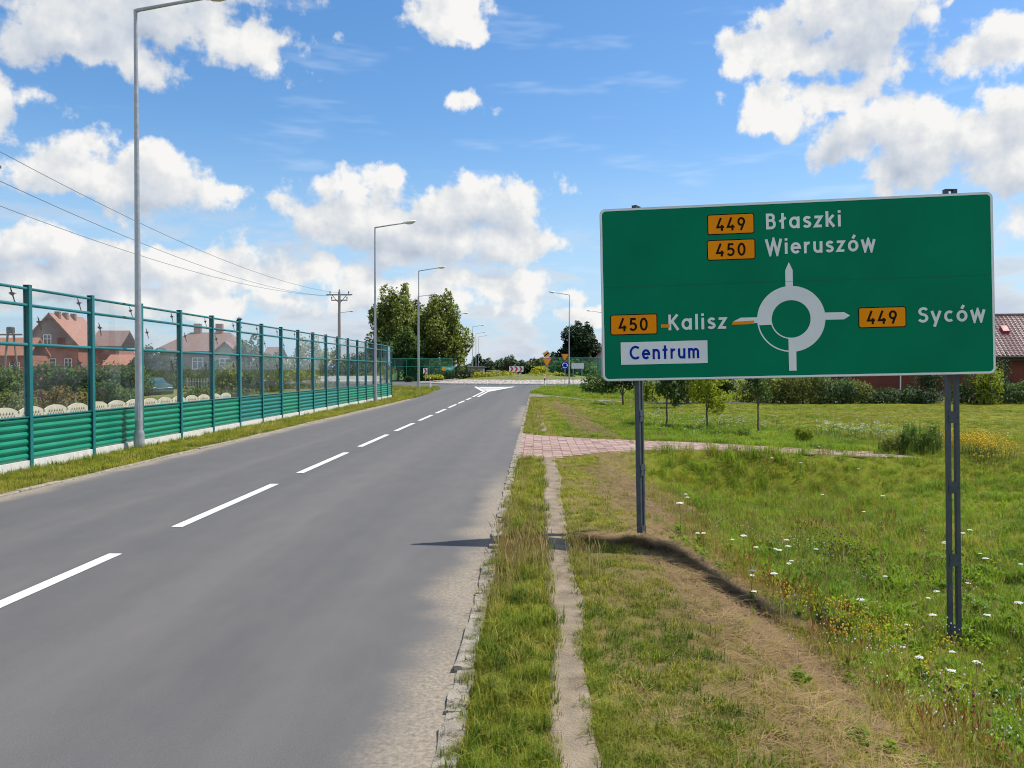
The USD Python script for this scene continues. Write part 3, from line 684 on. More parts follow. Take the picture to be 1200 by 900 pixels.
# ---------------------------------------------------------------- noise barrier along the left verge
M_fargreen = pmat('green_frame_paint', (.006, .17, .10), (.012, .21, .13), 1.5, .5)
def barrier(pts, label, z_base, top=3.30, detail=True, slats=True, seed=1, pane=None, frame=None):
    r = np.random.default_rng(seed)
    t = thing('noise_barrier', label, 'noise barrier')
    bird = Polygon([(0, .11), (.012, .075), (.016, .03), (.040, .020), (.085, -.015), (.045, .000), (.016, -.012), (.012, -.06), (.016, -.12), (0, -.085), (-.014, -.12), (-.010, -.06), (-.013, -.005), (-.038, .018), (-.066, .055), (-.036, .048), (-.013, .05), (-.010, .085)])
    pts = np.array(pts, float)
    for k, (a, b) in enumerate(zip(pts[:-1], pts[1:])):
        d = (b - a); ln = np.hypot(*d); d /= ln; nrm = np.array([d[1], -d[0]])
        z0 = z_base
        ex, ey = np.array([d[0], d[1], 0]), np.array([nrm[0], nrm[1], 0])
        M = frame_M(np.array([a[0], a[1], z0]), ex, -ey, np.array([0, 0, 1.0]))         # local x along the bay, y away from the road, z up
        post = MB().box(-.045, .045, -.065, -.053, 0, top + .03, M).box(-.045, .045, .035, .047, 0, top + .03, M).box(-.006, .006, -.053, .035, 0, top + .03, M)
        post.box(-.049, .049, -.068, .050, top + .03, top + .042, M)
        obj('post', post.out(), frame or M_green, t)
        rails = [(top - .03, .027), (top - .33, .030), (top - 1.05, .032)] if detail else [(top - .03, .05), (top - 1.1, .05)]
        for zz, rad in rails:
            m = MB().tube(np.array([[.056, -.018, zz], [ln - .056, -.018, zz]]) @ M[:3, :3].T + M[:3, 3], rad, 8); obj('rail', m.out(), frame or M_green, t, smooth=50)
        zlow = .93 if slats else .1
        levels = [zlow + .01] + [z for z, _ in rails[::-1]]
        for za, zb in zip(levels[:-1], levels[1:]):
            m = MB().box(.03, ln - .03, -.004, .004, za, zb, M); obj('pane', m.out(), pane or M_pane, t)
        if slats:
            mat = M_slat_a if r.random() < 0.55 else M_slat_b
            for s in range(6):
                zz = .14 + s * .1315
                prof = np.array([(.004, .0), (-.016, .022), (-.030, .050), (-.034, .080), (-.022, .110), (.004, .1315)])
                v = np.array([[x, p[0], zz + p[1]] for x in (.01, ln - .01) for p in prof]) @ M[:3, :3].T + M[:3, 3]
                n = len(prof); f = [[i, i + n, i + n + 1, i + 1] for i in range(n - 1)]
                obj('slat', (v, f), mat, t)
            m = MB().box(.0, ln, -.05, .03, .925, .945, M); obj('cap_rail', m.out(), M_green, t)
            if detail:
                m = MB().box(-.0, ln, -.048, .052, -.3, .14, M); obj('plinth', m.out(), M_plinth, t)
        if detail and k < 14:
            for (u, zz) in ((.80, top - .18), (.17, top - .64), (.80, top - 1.40), (.19, zlow + .36)):
                sc = 1.0 + .15 * r.random(); an = math.radians(18 + 14 * r.random())
                Mb = M @ frame_M(np.array([u * ln, -.0052, zz]), [math.cos(an), 0, math.sin(an)], [-math.sin(an), 0, math.cos(an)], [0, -1, 0])
                obj('bird_silhouette', moved(extrude(affinity.scale(bird, sc * 1.3, sc * 1.3, origin=(0, 0)), .001), Mb), M_bird, t)
    a, b = pts[-1], pts[-2]
    d = (a - b) / np.hypot(*(a - b)); M = frame_M(np.array([a[0], a[1], z_base]), [d[0], d[1], 0], [-d[1], d[0], 0], [0, 0, 1.0])
    m = MB().box(-.055, .055, -.06, .06, 0, top + .03, M); obj('post', m.out(), M_green, t)
    return t
bp = [(-9.28, 10.35 + 2.1 * k) for k in range(20)] + [(-9.36, 52.2), (-9.75, 54.1), (-10.5, 55.9)]
barrier(bp, 'long teal noise barrier with clear bird-marked panes beside the left verge', -0.10)
fl = [W(x, 440, 112)[:2] for x in np.linspace(436, 530, 8)]
barrier(fl, 'distant green transparent barrier beyond the roundabout, in front of the tall birches', 0.0, top=3.2, detail=False, slats=False, pane=M_farpane, frame=M_fargreen)
fr_ = [W(x, 440, 119)[:2] for x in (634, 650.5, 667, 683, 700, 717, 735)]
barrier(fr_, 'distant green transparent barrier beyond the roundabout, behind the yellow yield signs', 0.0, top=3.4, detail=False, slats=False, pane=M_farpane, frame=M_fargreen)

# ---------------------------------------------------------------- street lamps
def make_lamp(label):
    t = thing('street_lamp', label, 'street lamp', group='street lamps along the road and roundabout')
    h = 9.86
    m = MB(); zs = np.linspace(0, h, 9)
    m.tube(np.c_[zs * 0, zs * 0, zs], np.interp(zs, [0, h], [.082, .038]), 14); obj('pole', m.out(), M_pole, t, smooth=50)
    obj('base_plate', MB().tube(np.array([[0, 0, -.15], [0, 0, .35], [0, 0, .42]]), [.115, .115, .095], 14).out(), M_pole, t, smooth=50)
    obj('hatch', MB().box(-.045, .045, -.101, -.085, .65, 1.05).out(), M_pole, t)
    a = np.array([[-.02, 0, h - .03], [.06, 0, h + .0], [.9, 0, h + .14], [1.62, 0, h + .25]]); obj('arm', MB().tube(a, [.045, .042, .036, .032], 10).out(), M_pole, t, smooth=50)
    hd = []
    for x, w, zt, zb in ((1.50, .05, .275, .225), (1.60, .10, .32, .20), (1.78, .15, .355, .19), (2.0, .16, .36, .20), (2.15, .13, .345, .225), (2.24, .05, .315, .265)):
        for an in np.linspace(0, 2 * np.pi, 12, endpoint=False):
            zc, zr = (zt + zb) / 2, (zt - zb) / 2
            hd.append([x, w * math.cos(an), h + zc + zr * math.sin(an) + (x - 1.5) * .10])
    obj('lamp_head', trimesh.convex.convex_hull(np.array(hd)), M_lamp, t, smooth=35)
    bowl = []
    for x, w, d in ((1.66, .07, .01), (1.74, .12, .05), (1.9, .13, .075), (2.06, .11, .055), (2.15, .06, .01)):
        for an in np.linspace(np.pi, 2 * np.pi, 8): bowl.append([x, w * math.cos(an), h + .215 + d * math.sin(an) + (x - 1.5) * .10])
    obj('lamp_bowl', trimesh.convex.convex_hull(np.array(bowl)), M_lampglass, t, smooth=40)
    return t
LAMPS = [(-8.98, 18.07, 1.0, 0.0, 'nearest tall steel street lamp, standing before the noise barrier at the left'),
         (-8.80, 44.2, 0.97, 0.05, 'tall street lamp before the far end of the long noise barrier'),
         (-9.75, 67.3, 1.0, 0.05, 'tall street lamp at the left verge tip, in front of the birches'),
         (-13.2, 90.5, 1.0, 0.3, 'street lamp just left of the one at the verge tip, lower head'),
         (-12.45, 122, 1.0, 0.1, 'street lamp at the right edge of the birch crowns'),
         (-12.1, 155, 1.0, 0.0, 'tallest-looking of three far street lamps right of the birches'),
         (-13.7, 185, 1.0, 0.0, 'middle one of three far street lamps right of the birches'),
         (-14.4, 203, 1.0, 0.0, 'shortest-looking of three far street lamps right of the birches'),
         (3.65, 89, 1.0, math.pi, 'street lamp right of the blue roundabout sign, arm pointing left'),
         (9.5, 117, 1.0, math.pi, 'street lamp half hidden behind the big green sign, only its head showing'),
         (-28.7, 117, 1.0, 0.1, 'far street lamp behind the concrete utility pole')]
lamp0 = make_lamp(LAMPS[0][4])
for k, (x, y, s, rz, lab) in enumerate(LAMPS):
    zz = float(H(x, y)) if y < 75 else 0.0
    if k == 0:
        lamp0.GetAttribute('xformOp:translate').Set(Gf.Vec3d(x, y, zz))
    else: copy_of(lamp0, (x, y, zz), rz, lab, scale=(1, 1, s))

# ---------------------------------------------------------------- power line
M_conc = pmat('pole_concrete', (0.27, 0.25, 0.225), (0.36, 0.34, 0.31), 5.0, 0.9)
M_darksteel = pmat('dark_steel', (0.07, 0.07, 0.075), (0.12, 0.12, 0.12), 8.0, 0.5, metallic=0.3)
M_wood = pmat('weathered_wood', (0.16, 0.13, 0.10), (0.27, 0.22, 0.18), 12.0, 0.9, 0.3, 40, stretch=(1, 1, .15))
M_wire = pmat('wire', (0.09, 0.09, 0.10), None, rough=0.5)
def utility_pole(px, depth, z_top, label, arm=1.3, rot=0.0):
    p = W(px, 440, depth)
    t = thing('utility_pole', label, 'utility pole', (p[0], p[1], 0), rot)
    obj('shaft', MB().tube(np.array([[0, 0, -1], [0, 0, z_top - .15]]), [.20, .125], 10).out(), M_conc, t, smooth=50)
    for zz, a in ((z_top - .45, arm), (z_top - 1.0, arm * .62)):
        m = MB().box(-a, a, -.06, .06, zz - .05, zz + .05); obj('crossarm', m.out(), M_darksteel, t)
        for x in (-a * .72, a * .72) if zz > z_top - .6 else (-a * .95, a * .95):
            obj('insulator', MB().tube(np.array([[x, 0, zz + .05], [x, 0, zz + .18], [x, 0, zz + .24], [x, 0, zz + .36]]), [.02, .05, .075, .03], 8).out(), M_darksteel, t)
    obj('insulator', MB().tube(np.array([[0, 0, z_top - .2], [0, 0, z_top], [0, 0, z_top + .1]]), [.03, .06, .03], 8).out(), M_darksteel, t)
    for s in (-1, 1): obj('brace', MB().tube(np.array([[s * .08, 0, z_top - 1.25], [s * arm * .55, 0, z_top - .5]]), .035, 5).out(), M_darksteel, t)
    return t
utility_pole(398, 81, 9.6, 'grey concrete utility pole with two crossarms rising behind the noise barrier', 1.3)
utility_pole(-42, 30, 9.6, 'utility pole just outside the left edge, only its crossarm tip showing', 1.45)
for lab, (a, ya), (b, yb), sag in (('uppermost power line wire on the left', (-44, 154), (398, 343.5), 1.1), ('middle power line wire on the left', (-8, 208.5), (384.5, 346.5), .95), ('lowest power line wire on the left', (-78, 211), (411, 346.5), 1.25)):
    A, B = W(a, ya, 30), W(b, yb, 81); t_ = np.linspace(0, 1, 40)[:, None]
    p = A * (1 - t_) + B * t_; p[:, 2] -= sag * 4 * (t_ * (1 - t_))[:, 0]
    obj('power_line', MB().tube(p, .012, 5).out(), M_wire, label=lab, cat='wire')
p = W(281, 440, 46); t = thing('utility_pole', 'thin pole top with stacked insulators showing above the noise barrier', 'utility pole', (p[0], p[1], -.7))
obj('shaft', MB().tube(np.array([[0, 0, 0], [0, 0, 5.2]]), [.13, .09], 8).out(), M_wood, t)
for zz in (4.75, 5.0, 5.2): obj('insulator', MB().tube(np.array([[0, 0, zz], [0, 0, zz + .06], [0, 0, zz + .14]]), [.12, .17, .06], 8).out(), M_darksteel, t)
p = W(13, 440, 62); t = thing('utility_pole', 'dark A-frame utility pole behind the leftmost barrier panes', 'utility pole', (p[0], p[1], -.7))
for s in (-1, 1): obj('leg', MB().tube(np.array([[s * .75, 0, 0], [s * .22, 0, 5.2]]), .09, 6).out(), M_wood, t)
obj('crossarm', MB().box(-1.1, .9, -.06, .06, 5.0, 5.12).out(), M_wood, t); obj('crossarm', MB().box(-.35, .35, -.05, .05, 4.2, 4.3).out(), M_wood, t)
obj('transformer', MB().mesh(bevel_box(.5, .4, .5, .06).apply_translation([0, 0, 5.4])).out(), M_darksteel, t)

# ---------------------------------------------------------------- the roundabout and its signs
M_apron = None
g = Graph(); pos = g.add('geometry', 'position')
vd = g.add('voronoi_texture', 'distance', vector=pos, scale=2.6, feature='distance_to_edge')
c = g.mix(g.map(vd, 0.04, 0.16), (0.13, 0.10, 0.08), g.ramp(g.noise(pos, 2.5, 3.0), [(0.3, (0.36, 0.33, 0.30)), (0.7, (0.52, 0.48, 0.44))]))
M_apron = g.make(L + 'cobbled_apron', surface=g.add('principled_bsdf', 'BSDF', base_color=c, roughness=0.9, normal=g.add('bump', 'normal', height=vd, strength=0.4, distance=0.05)))
M_turf = pmat('island_turf', (0.07, 0.10, 0.015), (0.14, 0.15, 0.03), 1.5, 0.95, 0.3, 20)
isl = thing('roundabout_island', kind='structure')
def ring_mesh(r0, z0, r1, z1, n=96):
    a = np.arange(n) / n * 2 * np.pi
    v = np.vstack([np.c_[CI[0] + r * np.cos(a), CI[1] + r * np.sin(a), np.full(n, z)] for r, z in ((r0, z0), (r1, z1))])
    return v, [[i, (i + 1) % n, n + (i + 1) % n, n + i] for i in range(n)]
for k in range(60):     # kerb of the island, one stone after another
    a0, a1 = (k + .02) / 60 * 2 * np.pi, (k + .98) / 60 * 2 * np.pi
    v = [[CI[0] + r * math.cos(a), CI[1] + r * math.sin(a), z] for z in (-.05, .13) for r, a in ((14.0, a0), (14.0, a1), (13.75, a1), (13.75, a0))]
    obj('kerb_stone', (v, [[3, 2, 1, 0], [4, 5, 6, 7], [0, 1, 5, 4], [1, 2, 6, 5], [2, 3, 7, 6], [3, 0, 4, 7]]), M_kerb2, isl)
obj('apron', ring_mesh(13.74, .10, 9.2, .52), M_apron, isl)
m = MB()
for (r0, z0, r1, z1) in ((9.2, .55, 8.4, .72), (8.4, .72, 6.0, .95), (6.0, .95, 3.0, 1.05), (3.0, 1.05, .01, 1.08)): m.add(*ring_mesh(r0, z0, r1, z1))
obj('turf_mound', m.out(), M_turf, isl, kind='stuff')
M_red = pmat('sign_red_film', (0.48, 0.012, 0.022), None, rough=0.45)
M_white2 = pmat('sign_plain_white', (0.72, 0.72, 0.71), None, rough=0.5)
M_yel = pmat('sign_yellow_film', (0.78, 0.33, 0.012), None, rough=0.5)
M_teal = pmat('sign_teal_film', (0.0, 0.48, 0.38), None, rough=0.5)
def facing(px, depth, z, turn=0.0):
    """A frame standing at a pixel column: x to the right, y up, z towards the camera."""
    o = W(px, 440, depth); o[2] = z
    f = EYE - o; f[2] = 0; f /= np.linalg.norm(f)
    if turn: f = np.array([f[0] * math.cos(turn) - f[1] * math.sin(turn), f[0] * math.sin(turn) + f[1] * math.cos(turn), 0])
    return frame_M(o, np.cross([0, 0, 1.0], f), [0, 0, 1.0], f)
def panel(t, name, shape, M, z0, th, mat): return obj(name, moved(extrude(shape, th), M @ frame_M(np.array([0, 0, z0]), [1, 0, 0], [0, 1, 0], [0, 0, 1.0])), mat, t)
def leg(t, M, x, y0, y1, r=.03): return obj('post', MB().tube(np.array([[x, y0, -.05], [x, y1, -.05]]) @ M[:3, :3].T + M[:3, 3], r, 8).out(), M_pole, t)
chev = lambda x, w, h: Polygon([(x, 0), (x + w * .5, 0), (x + w, h / 2), (x + w * .5, h), (x, h), (x + w * .5, h / 2)])
t = thing('chevron_board', 'red and white chevron board with three arrows on the roundabout island', 'road sign'); M = facing(605, 96, 1.42)
panel(t, 'board', sbox(-.85, 0, .85, .66), M, 0, .02, M_white2)
for x in (-.78, -.24, .30): panel(t, 'chevron', chev(x, .46, .60), M @ frame_M(np.array([0, .03, 0]), [1, 0, 0], [0, 1, 0], [0, 0, 1.0]), .022, .004, M_red)
for x in (-.55, .55): leg(t, M, x, -1.0, .6)
t = thing('chevron_board', 'small red and white single chevron beyond the left verge tip', 'road sign'); M = facing(498.3, 100, 1.15)
panel(t, 'board', sbox(-.27, 0, .27, .72), M, 0, .02, M_white2); panel(t, 'chevron', chev(-.2, .42, .68), M, .022, .004, M_red); leg(t, M, 0, -1.1, .6)
t = thing('arrow_sign', 'small teal and yellow direction sign standing before the far left barrier', 'road sign'); M = facing(525, 106, 1.55)
panel(t, 'number_plate', sbox(-.82, 0, -.32, .5), M, 0, .02, M_yel); panel(t, 'arrow_plate', Polygon([(-.29, 0), (.72, 0), (.86, .25), (.72, .5), (-.29, .5)]), M, 0, .02, M_teal)
for x in np.linspace(-.16, .5, 5): panel(t, 'letter', sbox(x, .14, x + .07, .36), M, .021, .003, M_white2)
for x in (-.55, .5): leg(t, M, x, -1.7, .4)
tri = lambda s: Polygon([(-s / 2, 0), (s / 2, 0), (0, -s * .866)]).buffer(.05, 6)
def yield_sign(t, M, y, s=.82):
    panel(t, 'yield_plate', tri(s), M @ frame_M(np.array([0, y, 0]), [1, 0, 0], [0, 1, 0], [0, 0, 1.0]), 0, .012, M_red)
    panel(t, 'yield_face', affinity.scale(tri(s), .84, .84, origin=(0, -s * .29)), M @ frame_M(np.array([0, y, 0]), [1, 0, 0], [0, 1, 0], [0, 0, 1.0]), .0125, .003, M_yel)
t = thing('yield_sign', 'yellow inverted triangle under a tilted striped diamond, on a thin post', 'road sign'); M = facing(641, 77, 0)
leg(t, M, 0, -.1, 3.5); yield_sign(t, M, 2.72)
dm = affinity.rotate(sbox(-.30, -.30, .30, .30), 45 - 16, origin=(0, 0)); Md = M @ frame_M(np.array([-.05, 3.12, 0]), [1, 0, 0], [0, 1, 0], [0, 0, 1.0])
panel(t, 'diamond_border', dm, Md, 0, .012, M_white2); panel(t, 'diamond_face', affinity.scale(dm, .74, .74, origin=(0, 0)), Md, .0125, .003, M_yel)
panel(t, 'diamond_stripe', affinity.rotate(sbox(-.42, -.055, .42, .055), 38, origin=(0, 0)).intersection(affinity.scale(dm, .98, .98, origin=(0, 0))), Md, .016, .003, M_sblack)
panel(t, 'plate', sbox(-.36, 2.74, .36, 2.83), M, -.01, .008, M_white2)
t = thing('yield_sign', 'yellow inverted triangle above a round blue roundabout sign on one post', 'road sign'); M = facing(662, 85, 0)
leg(t, M, 0, -.1, 3.3); yield_sign(t, M, 3.28, .72)
Mr = M @ frame_M(np.array([0, 2.12, 0]), [1, 0, 0], [0, 1, 0], [0, 0, 1.0])
panel(t, 'round_plate', Point(0, 0).buffer(.40, 24), Mr, 0, .012, M_sblue)
for k in range(3):
    a = np.radians(90 - 120 * k); pts_ = [(.25 * math.cos(a - q), .25 * math.sin(a - q)) for q in np.linspace(.25, 1.55, 10)]
    e = np.array(pts_[-1]); dr = e - np.array(pts_[-2]); dr /= np.hypot(*dr); nr = np.array([-dr[1], dr[0]])
    panel(t, 'arrow', LineString(pts_).buffer(.045, cap_style='flat').union(Polygon([e + nr * .1, e - nr * .1, e + dr * .14])), Mr, .0125, .003, M_white2)
t = thing('back_of_sign', 'grey back of a sign on two thin posts, right of the lamp', 'road sign'); M = facing(677, 88, 0)
panel(t, 'panel', sbox(-.68, 1.78, .68, 2.38), M, 0, .02, M_lamp)
for x in (-.5, .45): leg(t, M, x, -.1, 2.6)
def delineator(px, depth, label):
    t = thing('delineator_post', label, 'marker post', group='white marker posts at the roundabout mouth'); M = facing(px, depth, 0)
    obj('post', MB().tube(np.array([[0, -.1, 0], [0, .95, 0], [0, 1.0, 0]]) @ M[:3, :3].T + M[:3, 3], [.075, .065, .03], 8).out(), M_white2, t)
    panel(t, 'red_band', sbox(-.07, .68, .07, .88), M, .06, .012, M_red)
delineator(504.3, 73, 'white marker post with a red band on the left verge tip'); delineator(638.3, 76, 'white marker post with a red band left of the yield sign post')
# ---------------------------------------------------------------- buildings
def brickmat(name, c1, c2, mortar, sc=1.0):
    g = Graph(); pos = g.add('texture_coordinate', 'object')
    s = g.add('separate_xyz', 'x', vector=pos).split('.')[0]
    uv = g.add('combine_xyz', 'vector', x=g.math('add', f'{s}.x', f'{s}.y'), y=f'{s}.z', z=0.0)
    br = g.add('brick_texture', 'color', vector=uv, color1=c1, color2=c2, mortar=mortar, scale=sc, brick_width=.26, row_height=.08, mortar_size=.008)
    c = g.mix(1.0, br, g.ramp(g.noise(pos, .8, 4.0, .6), [(0.3, (.8, .8, .8)), (.7, (1.15, 1.12, 1.1))]), 'multiply')
    return g.make(L + name, surface=g.add('principled_bsdf', 'BSDF', base_color=c, roughness=.9))
M_brick = brickmat('red_brick', (.29, .075, .045), (.36, .105, .065), (.26, .18, .15))
M_darkbrick = brickmat('dark_red_boards', (.14, .034, .022), (.18, .045, .030), (.09, .03, .02))
M_greyren = pmat('grey_brown_render', (.17, .135, .12), (.22, .175, .155), 1.5, .9)
M_beige = pmat('beige_render', (.34, .29, .23), (.42, .37, .29), 1.5, .9)
M_greyblock = pmat('grey_block', (.24, .24, .25), (.32, .32, .32), 2.0, .9)
M_rooftile = pmat('salmon_roof_tiles', (.27, .125, .085), (.35, .175, .13), 3.0, .7)
M_roofbrown = pmat('brown_roof_tiles', (.17, .09, .07), (.23, .125, .10), 3.0, .7)
M_rooforange = pmat('orange_roof_tiles', (.34, .13, .075), (.42, .18, .11), 3.0, .7)
M_roofred = pmat('dark_red_sheet_roof', (.22, .02, .025), (.30, .035, .04), 3.0, .5)
M_roofpink = pmat('glazed_pink_tiles', (.15, .085, .078), (.215, .13, .12), 6.0, .4, spec=.5)
M_winframe = pmat('white_window_frame', (.75, .75, .73), None, rough=.5)
M_winglass = pmat('dark_window_glass', (.03, .04, .05), (.06, .075, .09), .8, .05, spec=.8)
M_bluepane = pmat('blue_reflecting_pane', (.02, .10, .26), (.03, .16, .36), .7, .08, spec=.8)
M_fascia = pmat('dark_fascia', (.03, .02, .018), None, rough=.7)
def window(t, x, z, w, h, y, parent=None, sill=True):
    """A window in the wall plane y = const, facing -y."""
    m = MB()
    for (a, b, c, d) in ((x - w / 2, x + w / 2, z, z + .08), (x - w / 2, x + w / 2, z + h - .08, z + h), (x - w / 2, x - w / 2 + .08, z + .08, z + h - .08), (x + w / 2 - .08, x + w / 2, z + .08, z + h - .08), (x - .04, x + .04, z + .08, z + h - .08), (x - w / 2 + .08, x - .04, z + h * .62, z + h * .62 + .06), (x + .04, x + w / 2 - .08, z + h * .62, z + h * .62 + .06)):
        m.box(a, b, y - .06, y + .02, c, d)
    fr = obj('window', m.out(), M_winframe, t)
    obj('pane', MB().box(x - w / 2 + .02, x + w / 2 - .02, y - .012, y + .02, z + .02, z + h - .02).out(), M_winglass, fr)
def slab(m, a, b, c, d, th=.14):
    """A roof slope through four corners."""
    v = np.array([a, b, c, d], float); n = np.cross(v[1] - v[0], v[2] - v[0]); n /= np.linalg.norm(n)
    if n[2] < 0: n = -n
    w = np.vstack([v, v - n * th]); m.add(w, [[0, 1, 2, 3], [7, 6, 5, 4], [0, 4, 5, 1], [1, 5, 6, 2], [2, 6, 7, 3], [3, 7, 4, 0]])
def gable_house(name, label, px, depth, z0, W_, D_, eave, ridge, rot, mwall, mroof, cat='house', over=.4, mgable=None):
    """Gable towards -y; the ridge runs along y."""
    p = W(px, 440, depth); t = thing(name, label, cat, (p[0], p[1], z0), rot)
    obj('wall', MB().box(-W_ / 2, W_ / 2, 0, D_, 0, eave).out(), mwall, t)
    for y0, y1 in ((0, .2), (D_ - .2, D_)):
        v = np.array([[-W_ / 2, y0, eave], [W_ / 2, y0, eave], [0, y0, ridge], [-W_ / 2, y1, eave], [W_ / 2, y1, eave], [0, y1, ridge]])
        obj('gable', (v, [[0, 1, 2], [5, 4, 3], [0, 3, 4], [0, 4, 1], [1, 4, 5], [1, 5, 2], [2, 5, 3], [2, 3, 0]]), mgable or mwall, t)
    k = (ridge - eave) / (W_ / 2)
    for s in (-1, 1):
        m = MB(); slab(m, (s * (W_ / 2 + over), -over, eave - k * over + .05), (s * (W_ / 2 + over), D_ + over, eave - k * over + .05), (0, D_ + over, ridge + .05), (0, -over, ridge + .05)); obj('roof_slope', m.out(), mroof, t)
    return t
# big gabled brick house behind the barrier, far left
h1 = gable_house('house', 'red brick house with a steep salmon tiled gable roof seen through the barrier', 59.5, 100, -.7, 6.6, 8.5, 5.6, 9.35, math.radians(6), M_brick, M_rooftile, mgable=M_greyren)
for x, w in ((-2.2, .9), (-.1, 1.5), (2.1, .9)): window(h1, x, 2.5, w, 1.25, -.01)
window(h1, -.35, 5.2, .95, 1.5, -.01)
obj('balcony_panel', MB().box(.85, 1.75, -.1, .05, 5.0, 6.3).out(), M_darkbrick, h1)
for y, x in ((1.2, .35), (3.2, .35), (5.4, .35)): obj('chimney', MB().box(x - .28, x + .28, y - .28, y + .28, 8.4, 9.62).out(), M_roofbrown, h1)
obj('wing', MB().box(3.3, 6.8, 3.5, 8.5, 0, 5.0).out(), M_brick, h1)
m = MB(); slab(m, (3.2, 3.0, 5.4), (7.2, 3.0, 5.4), (7.2, 6.0, 7.5), (3.2, 6.0, 7.5)); slab(m, (3.2, 9.0, 5.4), (7.2, 9.0, 5.4), (7.2, 6.0, 7.5), (3.2, 6.0, 7.5)); obj('wing_roof', m.out(), M_roofbrown, h1)
window(h1, 5.3, 2.4, 1.0, 1.2, 3.49)
# orange-roofed outbuildings
def shed(label, px0, px1, depth, zt, ze, z0, mroof, mwall, dy=4.5):
    a, b = W(px0, 440, depth), W(px1, 440, depth); c = (a + b) / 2; w = np.hypot(*(b - a)[:2])
    t = thing('outbuilding', label, 'outbuilding', (c[0], c[1], z0), math.atan2(b[1] - a[1], b[0] - a[0]))
    obj('wall', MB().box(-w / 2 + .2, w / 2 - .2, .3, dy, 0, ze - z0).out(), mwall, t)
    m = MB(); slab(m, (-w / 2, 0, ze - z0), (w / 2, 0, ze - z0), (w / 2, dy / 2, zt - z0), (-w / 2, dy / 2, zt - z0)); slab(m, (-w / 2, dy, ze - z0), (w / 2, dy, ze - z0), (w / 2, dy / 2, zt - z0), (-w / 2, dy / 2, zt - z0)); obj('roof', m.out(), mroof, t)
    return t
t = shed('orange tiled low outbuilding at the far left edge behind the barrier', -40, 34, 92, 5.4, 3.3, -.7, M_rooforange, M_brick); window(t, 1.8, 2.2, 1.2, 1.0, .29)
shed('low outbuilding with an orange tiled roof right of the gabled brick house', 119, 168, 96, 3.5, 2.2, -.7, M_rooforange, M_beige)
# hip-roofed house
p = W(232, 440, 82); t = thing('house', 'grey house with a brown hipped roof and two chimneys behind the barrier', 'house', (p[0], p[1], -.7), math.radians(8))
obj('wall', MB().box(-3.7, 3.7, 0, 7, 0, 4.4).out(), M_greyren, t); obj('wing', MB().box(1.6, 4.3, -1.2, .2, 0, 4.0).out(), M_beige, t)
m = MB(); c4 = [(-4.3, -.6, 4.25), (4.3, -.6, 4.25), (4.3, 7.6, 4.25), (-4.3, 7.6, 4.25)]; r1, r2 = (-1.6, 3.5, 6.3), (2.4, 3.5, 6.3)
slab(m, c4[0], c4[1], r2, r1); slab(m, c4[2], c4[3], r1, r2)
m.add([c4[1], c4[2], r2], [[0, 1, 2]]); m.add([c4[3], c4[0], r1], [[0, 1, 2]]); obj('roof', m.out(), M_roofbrown, t)
v = np.array([(1.3, -1.5, 3.7), (2.95, -1.5, 5.2), (4.6, -1.5, 3.7), (1.3, 1.5, 3.7), (2.95, 1.5, 5.2), (4.6, 1.5, 3.7)]); m = MB(); slab(m, v[0], v[3], v[4], v[1]); slab(m, v[2], v[5], v[4], v[1]); obj('wing_roof', m.out(), M_roofbrown, t)
obj('gable', ([(1.6, -1.2, 4.0), (4.3, -1.2, 4.0), (2.95, -1.2, 5.1)], [[0, 1, 2]]), M_beige, t)
for x in (-.9, 1.3): obj('chimney', MB().box(x - .35, x + .35, 3.2, 3.8, 5.5, 7.2).out(), M_brick, t)
for x in (-2.4, 0.0): window(t, x, 2.4, 1.1, 1.2, -.01)
window(t, 2.95, 2.3, 1.1, 1.2, -1.21)
# grey yard buildings further along, and roofs over the far tree line
shed('long pale grey yard wall and shed behind the barrier near its middle', 300, 445, 75, 1.1, .6, -.8, M_greyblock, M_plinth, 3)
shed('dark red roofed house behind the barrier near the concrete pole', 306, 325, 88, 4.2, 3.0, -.7, M_roofbrown, M_greyren)
shed('grey shed wall with a flat dark roof behind the roundabout', 547, 568, 150, 2.3, 2.1, 0, M_fascia, M_greyblock)
shed('small grey hut right of the three far lamps', 570, 586, 150, 1.6, 1.4, -.2, M_fascia, M_greyblock)
# small grey gabled house at the sign's left edge
h = gable_house('house', 'small grey house with a dark red roof at the left edge of the green sign', 716, 128, 0, 7.4, 9, 2.4, 6.2, math.radians(-4), M_greyblock, M_roofred)
# the long red building on the right
p = W(1130, 440, 62); rb = thing('red_building', 'long dark red building with a pinkish glazed tile roof on the right', 'building', (p[0], p[1], -.7), math.radians(-12))
obj('wall', MB().box(-12.5, 17, 0, 9, 0, 3.55).out(), M_darkbrick, rb)
for s in (0, 1):
    # the slope: tile courses stepped one over another, each course waved
    n, rows = 420, 17
    m = MB(); xs_ = np.linspace(-13, 17.5, n)
    y0, y1, z0_, z1_ = (-.7, 4.5, 3.42, 6.75) if s == 0 else (9.7, 4.5, 3.42, 6.75)
    wv = .035 * np.sin(xs_ * 2 * np.pi / .30)
    for r_ in range(rows):
        ta, tb = r_ / rows, (r_ + 1.08) / rows
        ya, yb, za, zb = y0 + (y1 - y0) * ta, y0 + (y1 - y0) * tb, z0_ + (z1_ - z0_) * ta + .045, z0_ + (z1_ - z0_) * tb
        a = np.c_[xs_, np.full(n, ya), za + wv]; b_ = np.c_[xs_, np.full(n, yb), zb + wv]; c_ = np.c_[xs_, np.full(n, ya), za + wv - .05]
        m.add(np.vstack([a, b_, c_]), [[i, i + 1, n + i + 1, n + i] for i in range(n - 1)] + [[2 * n + i, 2 * n + i + 1, i + 1, i] for i in range(n - 1)])
    obj('roof_tiles', m.out(), M_roofpink, rb, kind='stuff')
